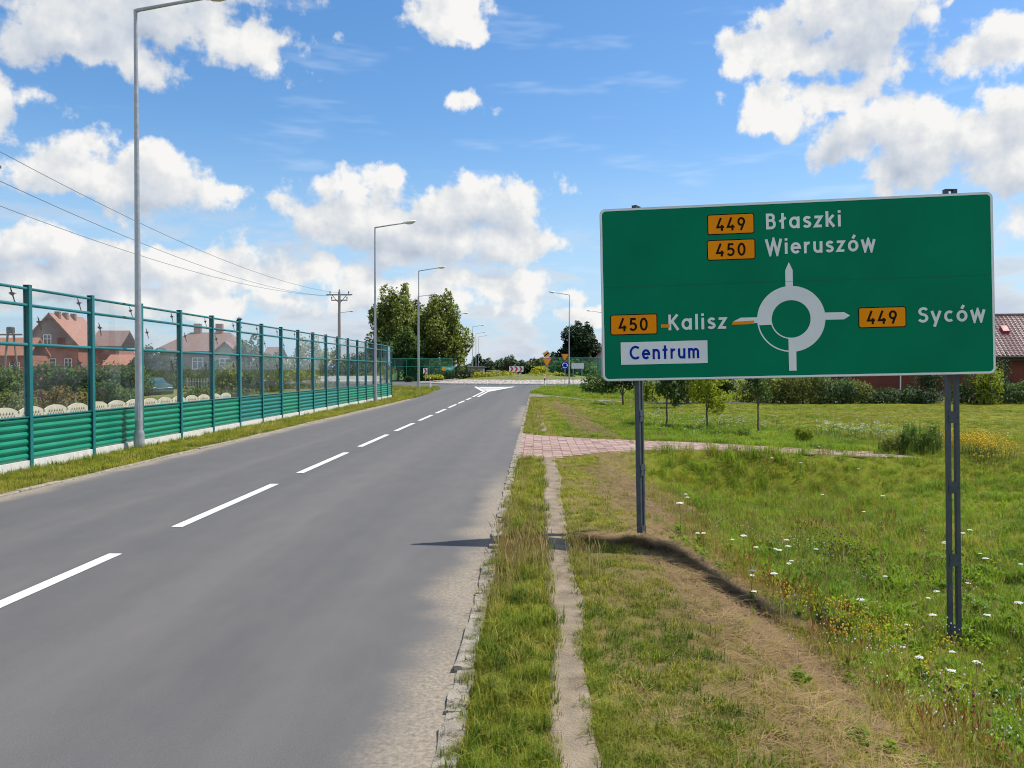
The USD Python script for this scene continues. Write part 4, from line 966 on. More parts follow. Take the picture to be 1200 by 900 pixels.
obj('ridge_cap', MB().tube(np.array([[-13, 4.5, 6.78], [17.5, 4.5, 6.78]]), .14, 8).out(), M_roofpink, rb)
obj('fascia', MB().box(-13, 17.5, -.62, -.5, 3.05, 3.38).out(), M_fascia, rb)
obj('gutter', MB().tube(np.array([[-13, -.75, 3.32], [17.5, -.75, 3.32]]), .07, 8).out(), M_fascia, rb)
for x in (4.9, 9.5, -4.0): 
    m = MB()
    for (a, b, c, d) in ((x - .8, x + .8, 1.95, 2.02), (x - .8, x + .8, 2.7, 2.77), (x - .8, x - .73, 2.02, 2.7), (x + .73, x + .8, 2.02, 2.7), (x - .02, x + .04, 2.02, 2.7)): m.box(a, b, -.05, .05, c, d)
    fr = obj('window', m.out(), M_greyblock, rb); obj('pane', MB().box(x - .78, x + .78, -.012, .05, 1.97, 2.75).out(), M_bluepane, fr)
obj('skylight', MB().mesh(bevel_box(.5, .9, .3, .03).apply_transform(trimesh.transformations.rotation_matrix(math.atan2(3.33, 5.2), [1, 0, 0])).apply_translation([3.5, 2.4, 5.5])).out(), M_roofred, rb)
for x in (-9.0, -4.5): obj('downpipe', MB().tube(np.array([[x, -.06, 0], [x, -.06, 3.3]]), .05, 6).out(), M_winframe if x == -4.5 else M_fascia, rb)
# wooden picket fence in front of it
def picket_fence(label, px0, px1, depth, z0, h, mat, step=.16, pw=.11):
    a, b = W(px0, 440, depth), W(px1, 440, depth); d = (b - a)[:2]; ln = np.hypot(*d)
    t = thing('picket_fence', label, 'fence', (a[0], a[1], z0), math.atan2(d[1], d[0]))
    n = int(ln / step)
    for k in range(n):
        hh = h + rng.normal(0, .03); x = k * step
        obj('picket', MB().box(x, x + pw, -.012, .012, 0, hh).out(), mat, t)
    for zz in (h * .25, h * .75): obj('rail', MB().box(0, ln, .013, .05, zz - .04, zz + .04).out(), mat, t)
    for x in np.arange(.4, ln, 2.4): obj('post', MB().box(x, x + .1, .052, .15, 0, h + .02).out(), mat, t)
picket_fence('grey weathered picket fence below the red wall, left of the thick sign post', 1005, 1108, 54, -.7, 1.0, M_wood)
picket_fence('grey weathered picket fence below the red wall at the right edge', 1122, 1215, 54, -.7, .95, M_wood)

# cast concrete fence with scalloped lattice tops, behind the barrier
A, B = W(-50, 470, 23.5), W(280, 470, 43.5); d = (B - A)[:2]; ln = np.hypot(*d)
cf = thing('concrete_fence', 'pale cast concrete fence with scalloped lattice panels behind the barrier', 'fence', (A[0], A[1], -.72), math.atan2(d[1], d[0]))
pw_ = 1.26; n = int(ln / pw_)
xs_ = np.linspace(.05, pw_ - .05, 24); top_ = 1.08 + .14 * np.sin((xs_ - .05) / (pw_ - .1) * np.pi) ** .8
lat = Polygon([(.05, 0)] + [(pw_ - .05, 0)] + list(zip(xs_, top_))[::-1])
holes = [Polygon([(x, z - .078), (x + .052, z), (x, z + .078), (x - .052, z)]) for i, z in enumerate(np.arange(.60, 1.2, .10)) for x in np.arange(.13 + .07 * (i % 2), pw_ - .08, .14) if z + .13 < np.interp(x, xs_, top_)]
lat = lat.difference(shapely.union_all(holes))
lat_m = extrude(lat, .05)
for k in range(n):
    Mx = frame_M(np.array([k * pw_, -.025, 0]), [1, 0, 0], [0, 0, 1], [0, -1, 0])
    obj('lattice_panel', moved(lat_m, Mx), M_castfence, cf)
    obj('post', MB().box(k * pw_ - .045, k * pw_ + .045, -.085, .02, 0, .98).out(), M_castfence, cf)

# parked car on the yard
M_car = pmat('teal_car_paint', (.006, .055, .06), None, rough=.25, coat=.8)
M_tyre = pmat('tyre_rubber', (.02, .02, .02), None, rough=.9)
M_rim = pmat('wheel_rim', (.45, .45, .46), None, rough=.35, metallic=.7)
p = W(178, 440, 62); car = thing('parked_car', 'dark teal hatchback car parked behind the barrier and lattice fence', 'car', (p[0], p[1], -.38), -.75)
prof = Polygon([(-1.95, .30), (-2.0, .62), (-1.9, .92), (-1.62, 1.02), (-1.30, 1.38), (-.4, 1.46), (.30, 1.40), (.92, .98), (1.72, .86), (1.98, .66), (2.0, .30)]).buffer(.05, 4)
prof = prof.difference(Point(-1.2, .28).buffer(.36)).difference(Point(1.22, .28).buffer(.36))
Mc = frame_M(np.array([0, .8, 0]), [1, 0, 0], [0, 0, 1], [0, -1, 0])
bm_ = moved(extrude(prof, 1.6), Mc); vv = bm_.vertices; vv[:, 1] *= np.where(vv[:, 2] > .95, 1 - .30 * (vv[:, 2] - .95), 1.0); bm_.vertices = vv
obj('body', bm_, M_car, car, smooth=30)
for s in (-1, 1):
    for nm, poly in (('side_window', [(-1.35, 1.0), (-1.16, 1.30), (-.45, 1.37), (-.45, .98)]), ('side_window', [(-.38, .98), (-.38, 1.37), (.24, 1.32), (.66, .99)])):
        m = moved(extrude(Polygon(poly), .01), frame_M(np.array([0, s * .775 + (.01 if s > 0 else 0), 0]), [1, 0, 0], [0, 0, 1], [0, -1, 0])); obj(nm, m, M_winglass, car)
    for x in (-1.2, 1.22):
        w_ = obj('wheel', trimesh.creation.cylinder(.31, .19, sections=20, transform=frame_M(np.array([x, s * .72, .31]), [1, 0, 0], [0, 0, 1], [0, -1, 0])), M_tyre, car, smooth=40)
        obj('rim', trimesh.creation.cylinder(.20, .20, sections=14, transform=frame_M(np.array([x, s * .725, .31]), [1, 0, 0], [0, 0, 1], [0, -1, 0])), M_rim, w_)
    obj('headlight', MB().mesh(bevel_box(.1, .3, .14, .03).apply_translation([1.95, s * .55, .68])).out(), M_lampglass, car)
obj('windscreen', ([(.34, -.66, 1.37), (.34, .66, 1.37), (.90, .70, 1.02), (.90, -.70, 1.02)], [[0, 3, 2, 1]]), M_winglass, car)
obj('bumper', MB().mesh(bevel_box(.18, 1.6, .2, .06).apply_translation([1.98, 0, .42])).out(), M_fascia, car)
# garden gate with white posts
p = W(219, 440, 60); t = thing('garden_gate', 'pale garden gate of upright bars before the hip-roofed house', 'gate', (p[0], p[1], -.72), 0.0)
for x in np.arange(0, 1.7, .21): obj('bar', MB().box(x, x + .05, -.02, .02, 0, 1.75).out(), M_greyblock, t)
for z in (.3, 1.5): obj('rail', MB().box(-.1, 1.7, .021, .05, z, z + .06).out(), M_greyblock, t)
# ---------------------------------------------------------------- trees, shrubs and hedges
M_bark = pmat('bark', (.055, .04, .03), (.13, .10, .075), 9.0, .95, .4, 30, stretch=(1, 1, .25))
M_birchbark = pmat('birch_bark', (.08, .07, .06), (.55, .53, .50), 4.0, .9, stretch=(1, 1, 2.0))
LF = {
 'birch': leafmat('birch_leaves', (.030, .042, .010), (.075, .090, .018), (.15, .155, .038), .30, gain=2.8),
 'dark': leafmat('dark_leaves', (.008, .018, .007), (.018, .036, .010), (.045, .070, .018), .2),
 'mid': leafmat('mid_leaves', (.018, .034, .010), (.042, .068, .016), (.085, .11, .026), .3, gain=2.8),
 'far': leafmat('far_leaves', (.026, .042, .024), (.048, .070, .032), (.085, .105, .045), .2),
 'lime': leafmat('lime_leaves', (.055, .075, .008), (.13, .15, .012), (.22, .215, .028), .4, gain=2.8),
 'olive': leafmat('olive_leaves', (.038, .045, .012), (.085, .095, .022), (.15, .145, .04), .3, gain=2.8),
 'rust': leafmat('rusty_leaves', (.06, .05, .015), (.14, .085, .03), (.20, .13, .05), .3),
 'hedge': leafmat('hedge_leaves', (.012, .026, .009), (.028, .05, .013), (.06, .085, .022), .2),
 'yellow': leafmat('yellow_juniper', (.09, .10, .008), (.19, .18, .012), (.30, .27, .03), .25, gain=2.8),
 'weed': leafmat('tall_weeds', (.035, .048, .010), (.082, .092, .020), (.16, .14, .045), .35, gain=2.8),
 'bluegreen': leafmat('bluegreen_weeds', (.028, .055, .025), (.055, .095, .04), (.10, .14, .055), .35),
}
def leaf_cloud(r, blobs, n, size, hollow=.45, flat=.0, elong=1.5):
    """n leaf-sized faces scattered through a set of uneven ellipsoids (centre, radii), thinned by noise so that gaps show."""
    vol = np.array([np.prod(b[1]) ** .75 for b in blobs]); pick = r.choice(len(blobs), int(n * 1.9), p=vol / vol.sum())
    C = np.array([b[0] for b in blobs])[pick]; R = np.array([b[1] for b in blobs])[pick]
    d = r.normal(size=(len(pick), 3)); d /= np.linalg.norm(d, axis=1, keepdims=True)
    rad = (hollow + (1 - hollow) * r.random(len(pick)) ** .6)
    rad *= .80 + .42 * meshkit.fbm(d * 2.3 + pick[:, None] * 7.1, 3, 5)
    p = C + d * R * rad[:, None]
    span = np.mean(R)
    keep = meshkit.fbm(p / (span * .42) + 11.3, 3, 17) + .10 * r.random(len(p)) > .455
    p = p[keep][:n]; d = d[keep][:n]
    m = len(p)
    nrm = d * .9 + r.normal(size=(m, 3)) * .75 + [0, 0, .35]; nrm /= np.linalg.norm(nrm, axis=1, keepdims=True)
    t = np.cross(nrm, r.normal(size=(m, 3))); t /= np.linalg.norm(t, axis=1, keepdims=True)
    if flat: t[:, 2] -= flat; t /= np.linalg.norm(t, axis=1, keepdims=True)
    b = np.cross(nrm, t); b /= np.linalg.norm(b, axis=1, keepdims=True) + 1e-9
    s = size * (.6 + .8 * r.random(m))[:, None]
    v = np.stack([p - t * s * elong * .5, p + b * s * .42 + nrm * s * .08, p + t * s * elong * .5, p - b * s * .42 + nrm * s * .08], 1).reshape(-1, 3)
    i = np.arange(m)[:, None] * 4
    sn_ = nrm * .55 + d * .6 + [0, 0, .25]; sn_ /= np.linalg.norm(sn_, axis=1, keepdims=True)
    return v, np.vstack([i + [0, 1, 2], i + [0, 2, 3]]), np.repeat(sn_, 4, 0)
def limbs(r, base, top, r0, blobs, n=7, wob=.03):
    m = MB(); base, top = np.array(base, float), np.array(top, float); ln = np.linalg.norm(top - base)
    t_ = np.linspace(0, 1, 8)[:, None]; ax = base + (top - base) * t_; ax[1:-1, :2] += r.normal(0, wob * ln, (6, 2)) * .5
    m.tube(ax, r0 * (1 - .85 * t_[:, 0]), 8)
    for k in range(n):
        c, R = blobs[r.integers(len(blobs))]; u = .25 + .6 * r.random(); s0 = base + (top - base) * u
        e = np.array(c) + r.normal(size=3) * np.array(R) * .35
        mid = (s0 + e) / 2 + [0, 0, .06 * ln * r.random()]
        m.tube(np.array([s0, mid, e]), [r0 * (1 - .8 * u) * .6, r0 * .25, r0 * .07], 5)
    return m.out()
def tree(name, label, px, depth, z0, h, cw, trunk_h, mat, n, size, seed, r0=None, shape='round', bark=None, cat='tree', group=None, lean=0.0, flat=0.0, blobs_n=9):
    r = np.random.default_rng(seed); p = W(px, 440, depth)
    t = thing(name, label, cat, (p[0], p[1], z0), 0, group)
    ch = h - trunk_h; bl = [((lean * h * .6, 0, trunk_h + ch * .5), (cw * .36, cw * .34, ch * .42))]
    for k in range(blobs_n):
        u = (k + .5) / blobs_n; a = k * 2.4 + r.random()
        wid = {'round': math.sin(math.pi * (.12 + .80 * u)) ** .7, 'cone': 1.05 - .9 * u, 'column': .85, 'birch': math.sin(math.pi * (.18 + .78 * u)) ** .6}[shape]
        rr_ = cw / 2 * wid
        c = (lean * h * u + rr_ * .62 * math.cos(a), rr_ * .62 * math.sin(a), trunk_h + ch * (.08 + .80 * u))
        bl.append((c, (rr_ * (.42 + .16 * r.random()), rr_ * (.42 + .16 * r.random()), ch * (.14 + .07 * r.random()))))
    obj('trunk', limbs(r, (0, 0, -.2), (lean * h * .8, 0, trunk_h + ch * .75), r0 or h * .018, bl), bark or M_bark, t, smooth=60)
    obj('crown', leaf_cloud(r, bl, n, size, flat=flat), LF[mat], t)
    return t
def shrub(name, label, px, depth, z0, w, d, h, mat, n, size, seed, cat='shrub', group=None, blobs_n=7, flat=0.0, rot=0.0, hollow=.45):
    r = np.random.default_rng(seed); p = W(px, 440, depth)
    t = thing(name, label, cat, (p[0], p[1], z0), rot, group)
    bl = [((w * (u - .5) * .82, d * .25 * (r.random() - .5), h * (.40 + .10 * r.random())), (w / blobs_n * (.75 + .5 * r.random()) + .05 * w, d * (.38 + .12 * r.random()), h * (.42 + .18 * r.random()))) for u in (np.arange(blobs_n) + .5) / blobs_n]
    m = MB()
    for k in range(max(4, blobs_n)):
        c, R = bl[k % len(bl)]; m.tube(np.array([[c[0] * .8, c[1], -.1], [c[0] * .9, c[1], c[2] * .6], [c[0], c[1], c[2] + R[2] * .5]]), [.025 * h, .018 * h, .006 * h], 5)
    obj('stem', m.out(), M_bark, t)
    v, f, n_ = leaf_cloud(r, bl, n, size, flat=flat, hollow=hollow); v[:, 2] = np.abs(v[:, 2])
    obj('foliage', (v, f, n_), LF[mat], t)
    return t
# the two tall birches and what grows at their feet
tree('birch_tree', 'tall birch, left one of the pair behind the far left barrier', 466, 122, 0, 14.6, 9.6, 1.2, 'birch', 15000, .30, 11, bark=M_birchbark, shape='birch', flat=.5, blobs_n=14)
tree('birch_tree', 'tall birch with thin drooping twigs, right one of the pair', 517, 120, 0, 13.4, 8.2, 1.0, 'birch', 13000, .28, 12, bark=M_birchbark, shape='birch', flat=.6, blobs_n=14)
tree('birch_tree', 'birch crown filling the gap behind the two tall birches', 495, 126, 0, 12.6, 6.4, .8, 'birch', 8500, .28, 19, bark=M_birchbark, shape='birch', blobs_n=10)
tree('broadleaf_tree', 'lower bright green tree in front of the left birch, above the barrier', 474, 117, 0, 8.4, 6.6, .6, 'mid', 5000, .27, 13)
tree('broadleaf_tree', 'dark low tree beside the end of the long noise barrier', 446, 116, 0, 6.8, 5.0, .4, 'dark', 3000, .28, 14)
shrub('bush', 'leafy bushes behind the transparent panes of the far left barrier', 500, 116, 0, 8, 3, 3.2, 'olive', 2600, .26, 15)
tree('broadleaf_tree', 'big dark round tree right of the lamp, beside the green sign', 680, 132, 0, 9.7, 7.4, .8, 'dark', 13000, .28, 16, blobs_n=12)
tree('broadleaf_tree', 'dark smaller tree just left of the big dark round tree', 661, 131, 0, 5.9, 3.2, .5, 'dark', 1800, .28, 17)
shrub('bush', 'leafy bushes behind the right far barrier', 668, 124, 0, 8, 2.6, 3.3, 'olive', 2400, .26, 18)
# far tree line, tree by tree
for k, (px, top, w, mat, kind) in enumerate([(548, 427, 14, 'far', 'low olive tree left of the three far lamps'), (560, 415, 13, 'dark', 'narrow dark tree beside the far lamps'), (572, 420, 16, 'far', 'grey-green tree behind the lowest far lamp'), (585, 421, 15, 'far', 'rounded grey-green tree in the middle of the far tree line'), (597, 417, 20, 'far', 'tallest tree of the far line, above the chevron board'), (611, 422, 12, 'far', 'small tree right above the chevron board'), (617, 425, 12, 'olive', 'low pale tree in the gap of the far tree line'), (624, 420, 15, 'far', 'dull green tree right of the gap in the far line'), (633, 419, 14, 'olive', 'yellowish tree left of the yield triangle'), (647, 412, 10, 'far', 'thin tall tree top right of the striped diamond'), (655, 420, 12, 'far', 'small tree between the two yellow triangles'), (538, 430, 12, 'dark', 'low dark tree right of the birch')]):
    dd = 235 + 14 * (k % 4); h = 1.7 + (433 - top) * dd / FPX
    tree('far_tree', kind, px, dd, 0, h * 1.05, w * dd / FPX * 1.25, .3, mat, 900, .55, 100 + k, group='trees of the far tree line')
shrub('hedge', 'dark clipped hedge between the chevron board and the yellow bush', 623, 128, 0, 3.2, 2, 2.5, 'dark', 1500, .25, 19)
# shrubs on the island
for k, (px, dep, w, h, mat, lab) in enumerate([(508, 98, 2.2, .42, 'yellow', 'low yellow juniper at the left end of the island'), (521, 99, 2.6, .75, 'hedge', 'dark juniper left of the island middle'), (537, 99, 2.6, .95, 'dark', 'tallest dark juniper on the left of the island'), (552, 99, 2.4, .95, 'dark', 'dark spreading juniper beside the yellow row'), (566, 98, 2.4, .72, 'yellow', 'yellow-green juniper left of the middle of the island'), (582, 98, 2.8, .75, 'yellow', 'yellow-green juniper left of the chevron board'), (596, 99, 1.4, .6, 'yellow', 'small yellow juniper under the chevron board'), (632, 98, 2.8, .62, 'yellow', 'yellow juniper right of the chevron board'), (650, 98, 2.4, .60, 'yellow', 'yellow juniper behind the yield sign post'), (664, 98, 2.0, .5, 'hedge', 'low green juniper at the right end of the island')]):
    shrub('juniper_shrub', lab, px, dep, .55, w, 1.4, h * 1.35, mat, 900, .11, 200 + k, group='junipers on the roundabout island', blobs_n=4)
shrub('juniper_shrub', 'ball-shaped yellow bush on the island', 633, 104, .8, 1.5, 1.4, 1.45, 'yellow', 1200, .12, 215, blobs_n=2)
shrub('juniper_shrub', 'brownish small bush under the chevron board', 600, 103, .8, 1.2, 1.0, .8, 'rust', 500, .10, 216, blobs_n=2)
shrub('bush', 'small dark clipped bush at the foot of the far left barrier', 479, 106, 0, .9, .8, .9, 'hedge', 600, .10, 217, blobs_n=2)
# behind the noise barrier
shrub('hedge', 'tall dense green hedge in front of the gabled brick house', 100, 60, -.75, 10.4, 2.0, 3.0, 'mid', 12000, .14, 21, blobs_n=14)
shrub('hedge', 'bushy green hedge at the far left edge behind the barrier', -10, 58, -.75, 5.0, 2.0, 2.7, 'mid', 4500, .15, 22, blobs_n=6)
shrub('bush', 'rusty orange bush in front of the hedge at the left', 62, 42, -.75, 3.6, 1.4, 1.55, 'rust', 2600, .10, 23)
tree('broadleaf_tree', 'dark leafy tree hiding the left of the hip-roofed house', 203, 70, -.75, 3.9, 2.8, .2, 'hedge', 3600, .15, 36)
tree('broadleaf_tree', 'dark leafy tree hiding the middle of the hip-roofed house', 247, 72, -.75, 3.3, 3.4, .2, 'hedge', 3600, .15, 37)
shrub('hedge', 'low green hedge along the yard between the gabled and hip-roofed houses', 128, 47, -.75, 3.4, 1.2, 1.7, 'mid', 3200, .11, 34, blobs_n=6)
shrub('hedge', 'low olive hedge in front of the hip-roofed house', 268, 47, -.75, 3.6, 1.2, 1.5, 'olive', 3000, .11, 35, blobs_n=6)
shrub('bush', 'olive bush at the left edge behind the lattice fence', 15, 39, -.75, 1.7, 1.4, 1.5, 'olive', 1600, .10, 24)
tree('broadleaf_tree', 'dark dense tree behind the parked car', 182, 66, -.75, 4.4, 3.4, .2, 'dark', 5200, .15, 25)
tree('broadleaf_tree', 'dark tree right behind the nearest lamp post, beyond the hedge', 163, 68, -.75, 3.9, 2.4, .2, 'hedge', 3000, .15, 26)
tree('broadleaf_tree', 'grey-green tree on the skyline left of the nearest lamp', 146, 130, -.7, 6.8, 4.2, .4, 'far', 1600, .28, 27)
tree('broadleaf_tree', 'grey-green tree on the skyline just right of the nearest lamp', 172, 130, -.7, 6.6, 4.0, .4, 'far', 1400, .28, 28)
tree('broadleaf_tree', 'leafy tree at the right side of the hip-roofed house', 292, 62, -.75, 5.0, 3.6, .3, 'mid', 5000, .15, 29)
tree('broadleaf_tree', 'olive tree in front of the hip-roofed house wing', 268, 56, -.75, 3.1, 2.0, .3, 'olive', 2200, .12, 30)
shrub('bush', 'dark bush under the hip-roofed house', 240, 58, -.75, 3.2, 1.4, 1.3, 'hedge', 2200, .11, 31)
for k, (px, dp, h, w, mat, lab) in enumerate([(316, 64, 3.2, 3.4, 'mid', 'green bush behind the barrier, left of the grey yard wall'), (338, 70, 2.6, 2.8, 'olive', 'yellowish bush behind the barrier above the grey yard wall'), (362, 72, 5.0, 3.6, 'olive', 'tall yellow-green tree behind the barrier left of the concrete pole'), (384, 78, 4.0, 3.4, 'mid', 'green tree beside the concrete pole behind the barrier'), (408, 84, 3.6, 3.6, 'hedge', 'dark green tree right of the concrete pole behind the barrier'), (428, 90, 4.2, 4.0, 'mid', 'green tree behind the second lamp'), (446, 95, 3.0, 3.5, 'olive', 'olive bush behind the end of the long barrier')]):
    tree('broadleaf_tree', lab, px, dp, -.75, h + .75, w, .3, mat, 3000, .15, 40 + k)
# right side: hedgerow before the red building
def hedgerow(px0, px1, depth, items, seed):
    pass
for k, (px, dp, w, h, mat, sz, lab) in enumerate([(706, 64, 3.4, 2.0, 'mid', .13, 'green bush left of the thin sign post, just under the sign'), (758, 52, 1.5, 2.1, 'lime', .10, 'yellow-green bush right behind the thin sign post'), (884, 52, 2.6, 1.7, 'weed', .10, 'pale weedy bush behind the rightmost sapling'), (915, 51, 3.2, 2.2, 'weed', .10, 'tall yellowish weeds left in the hedgerow'), (945, 50, 3.0, 2.3, 'weed', .10, 'tallest green weeds under the middle of the sign'), (978, 50, 2.6, 1.9, 'bluegreen', .10, 'dark green weeds below the red wall'), (1002, 50, 2.0, 1.75, 'weed', .10, 'weeds at the left end of the picket fence'), (1040, 50, 3.4, 1.15, 'hedge', .10, 'low dark bramble in front of the picket fence'), (1076, 50, 2.0, 1.2, 'hedge', .10, 'low dark bush left of the thick sign post'), (1128, 50, 1.4, 1.5, 'mid', .10, 'green bush right of the thick sign post'), (1154, 50, 2.2, 2.5, 'mid', .10, 'big leafy bush between fence and right edge'), (1159, 49, 1.4, 2.75, 'lime', .10, 'pale yellow-green bush rising over the fence'), (1176, 50, 1.6, 1.5, 'bluegreen', .10, 'bush just left of the right edge'), (1199, 50, 2.2, 1.6, 'mid', .10, 'bush at the right edge below the fence'), (1088, 51, 1.5, 2.9, 'dark', .10, 'dark conifer-like tree beside the thick sign post'), (1174, 57, 1.0, 3.4, 'dark', .09, 'dark twigs under the eaves of the red building')]):
    shrub('hedgerow_shrub', lab, px, dp, -.55, w, 1.5, h, mat, int(520 * w * h ** .7), sz, 60 + k, group='shrubs of the hedgerow before the red building', blobs_n=max(3, int(w * 1.6)), flat=-.6 if mat in ('weed', 'bluegreen') else 0.0)
tree('broadleaf_tree', 'dark spreading tree left in the meadow, its trunk thin', 730, 46, -.4, 2.6, 2.6, 1.0, 'dark', 2400, .10, 80, r0=.06)
tree('broadleaf_tree', 'dense dark tree behind the two nearer saplings', 805, 50, -.45, 3.9, 3.4, .55, 'dark', 4200, .13, 81, r0=.12)
tree('broadleaf_tree', 'dark bushy tree right of the yellow-green sapling', 842, 52, -.45, 3.2, 2.6, .25, 'hedge', 3200, .12, 82)
tree('broadleaf_tree', 'two-stemmed grey-barked tree behind the left sapling', 796, 44, -.42, 3.6, 2.4, 1.15, 'mid', 2400, .11, 83, r0=.10, bark=M_conc, lean=-.10)
# three saplings with bare stems
def stem_base(px, py, z): 
    q = G(px, py, z); return q
for k, (px, py, ptop, zz, h, cw, th, mat, n, lab, ln) in enumerate([(780, 502, 785, -.37, 2.7, 1.0, .85, 'mid', 2600, 'leaning sapling with a dark green crown, leftmost of the three thin stems', .045), (829, 503, 826, -.37, 2.7, 1.35, .72, 'lime', 3000, 'sapling with a bright yellow-green crown, middle of the three thin stems', -.02), (890, 510, 886, -.38, 2.7, .8, 1.1, 'mid', 900, 'sparse sapling with a bare thin stem, rightmost of the three', -.04)]):
    q = G(px, py, zz); r = np.random.default_rng(90 + k); t = thing('sapling', lab, 'sapling', (q[0], q[1], float(H(q[0], q[1]))), 0)
    bl = [((ln * h * .9 + cw * .28 * math.cos(a), cw * .28 * math.sin(a), th + (h - th) * u), (cw * .34, cw * .34, (h - th) * .22)) for a, u in zip(np.arange(6) * 2.2, np.linspace(.15, .9, 6))]
    obj('trunk', limbs(r, (0, 0, -.1), (ln * h, 0, h * .9), .035, bl, 9, .012), M_bark, t, smooth=60); obj('crown', leaf_cloud(r, bl, n, .075, hollow=.3), LF[mat], t)
# ---------------------------------------------------------------- grass, straw and flowers
LF['g_lush'] = leafmat('lush_grass', (.030, .058, .005), (.088, .125, .008), (.20, .20, .022), .38, .35, (.19, .16, .035), .7, up=.72, gain=1.75)
LF['g_yel'] = leafmat('yellowing_grass', (.075, .085, .008), (.165, .165, .018), (.30, .26, .06), .35, .3, (.26, .20, .07), .6, up=.72, gain=1.95)
LF['g_dry'] = leafmat('dry_straw', (.13, .09, .038), (.24, .175, .085), (.36, .28, .15), .2, .4, (.13, .082, .04), .7, up=.72, gain=1.5)
LF['g_meadow'] = leafmat('meadow_grass', (.032, .064, .005), (.080, .124, .008), (.18, .20, .018), .42, .2, (.16, .17, .025), .5, up=.75, gain=2.6)
LF['g_sorrel'] = leafmat('sorrel_seed', (.12, .05, .018), (.22, .10, .035), (.30, .17, .07), .3, up=.72, gain=1.75)
LF['g_mown'] = leafmat('mown_grass', (.080, .090, .009), (.145, .152, .013), (.22, .205, .03), .35, .3, (.19, .17, .035), .35, up=.72, gain=1.75)
LF['g_brown'] = leafmat('brown_litter', (.075, .05, .028), (.15, .10, .055), (.24, .175, .10), .1, up=.72, gain=1.75)
LF['g_seed'] = leafmat('straw_seed_heads', (.16, .11, .05), (.30, .23, .115), (.42, .34, .20), .3, up=.6, gain=1.9)
M_umbel = pmat('white_umbel', (.62, .63, .56), (.78, .78, .72), 30, .8)
M_pink = pmat('pale_clover', (.38, .22, .20), (.52, .36, .33), 30, .8)
M_burnet = pmat('dark_burnet_heads', (.12, .035, .03), (.19, .06, .05), 30, .8)
M_yflower = pmat('yellow_flower', (.55, .36, .008), (.70, .50, .015), 30, .7)
M_stem = pmat('flower_stem', (.05, .075, .015), (.09, .11, .025), 20, .7)

def tuft(r, n, h, spread, w, lean=.5, curl=.5, lying=0.0):
    """A tuft of blades: three triangles each, bent over."""
    a = r.random(n) * 2 * np.pi; rad = spread * np.sqrt(r.random(n)); b = np.c_[rad * np.cos(a), rad * np.sin(a), np.full(n, -.012)]
    d = r.random(n) * 2 * np.pi; hh = h * (.45 + .75 * r.random(n)); ln = lean * (.15 + r.random(n))
    if lying: hh = h * (.2 + .5 * r.random(n)); 
    dirv = np.c_[np.cos(d), np.sin(d), np.zeros(n)]; side = np.c_[-np.sin(d), np.cos(d), np.zeros(n)]
    if lying:
        L_ = lying * (.5 + r.random(n)); m1 = b + dirv * (L_ * .5)[:, None] + np.c_[np.zeros((n, 2)), hh]; tp = b + dirv * L_[:, None] + np.c_[np.zeros((n, 2)), hh * .5]
    else:
        m1 = b + dirv * (hh * ln * .35)[:, None] + np.c_[np.zeros((n, 2)), hh * .62]; tp = b + dirv * (hh * ln * (.8 + curl))[:, None] + np.c_[np.zeros((n, 2)), hh * (1 - .25 * ln)]
    ww = (w * (.6 + .8 * r.random(n)))[:, None]
    v = np.stack([b - side * ww * .5, b + side * ww * .5, m1 - side * ww * .42, m1 + side * ww * .42, tp], 1).reshape(-1, 3)
    i = np.arange(n)[:, None] * 5
    nb = np.cross(side, tp - b); nb /= np.linalg.norm(nb, axis=1, keepdims=True) + 1e-9; nb *= np.sign(nb[:, 2:3] + 1e-6)
    nn = nb * .35 + [0, 0, .8] + dirv * .15; nn /= np.linalg.norm(nn, axis=1, keepdims=True)
    return v, np.vstack([i + [0, 1, 3], i + [0, 3, 2], i + [2, 3, 4]]), np.repeat(nn, 5, 0)
def seedheads(r, n, h, spread, w=.006):
    m = MB()
    for k in range(n):
        a, rd, d = r.random() * 6.28, spread * r.random() ** .5, r.random() * 6.28; hh = h * (.7 + .5 * r.random()); b = np.array([rd * math.cos(a), rd * math.sin(a), 0]); dv = np.array([math.cos(d), math.sin(d), 0]); sd = np.array([-dv[1], dv[0], 0])
        t0, t1 = b + dv * hh * .12 + [0, 0, hh * .72], b + dv * hh * .25 + [0, 0, hh]
        m.add([b - sd * .0011, b + sd * .0011, t0 + sd * .0009, t0 - sd * .0009], [[0, 1, 2, 3]])
        for q in (sd, dv): m.add([t0, (t0 + t1) / 2 + q * w, t1, (t0 + t1) / 2 - q * w], [[0, 1, 2, 3]])
    return m.out()
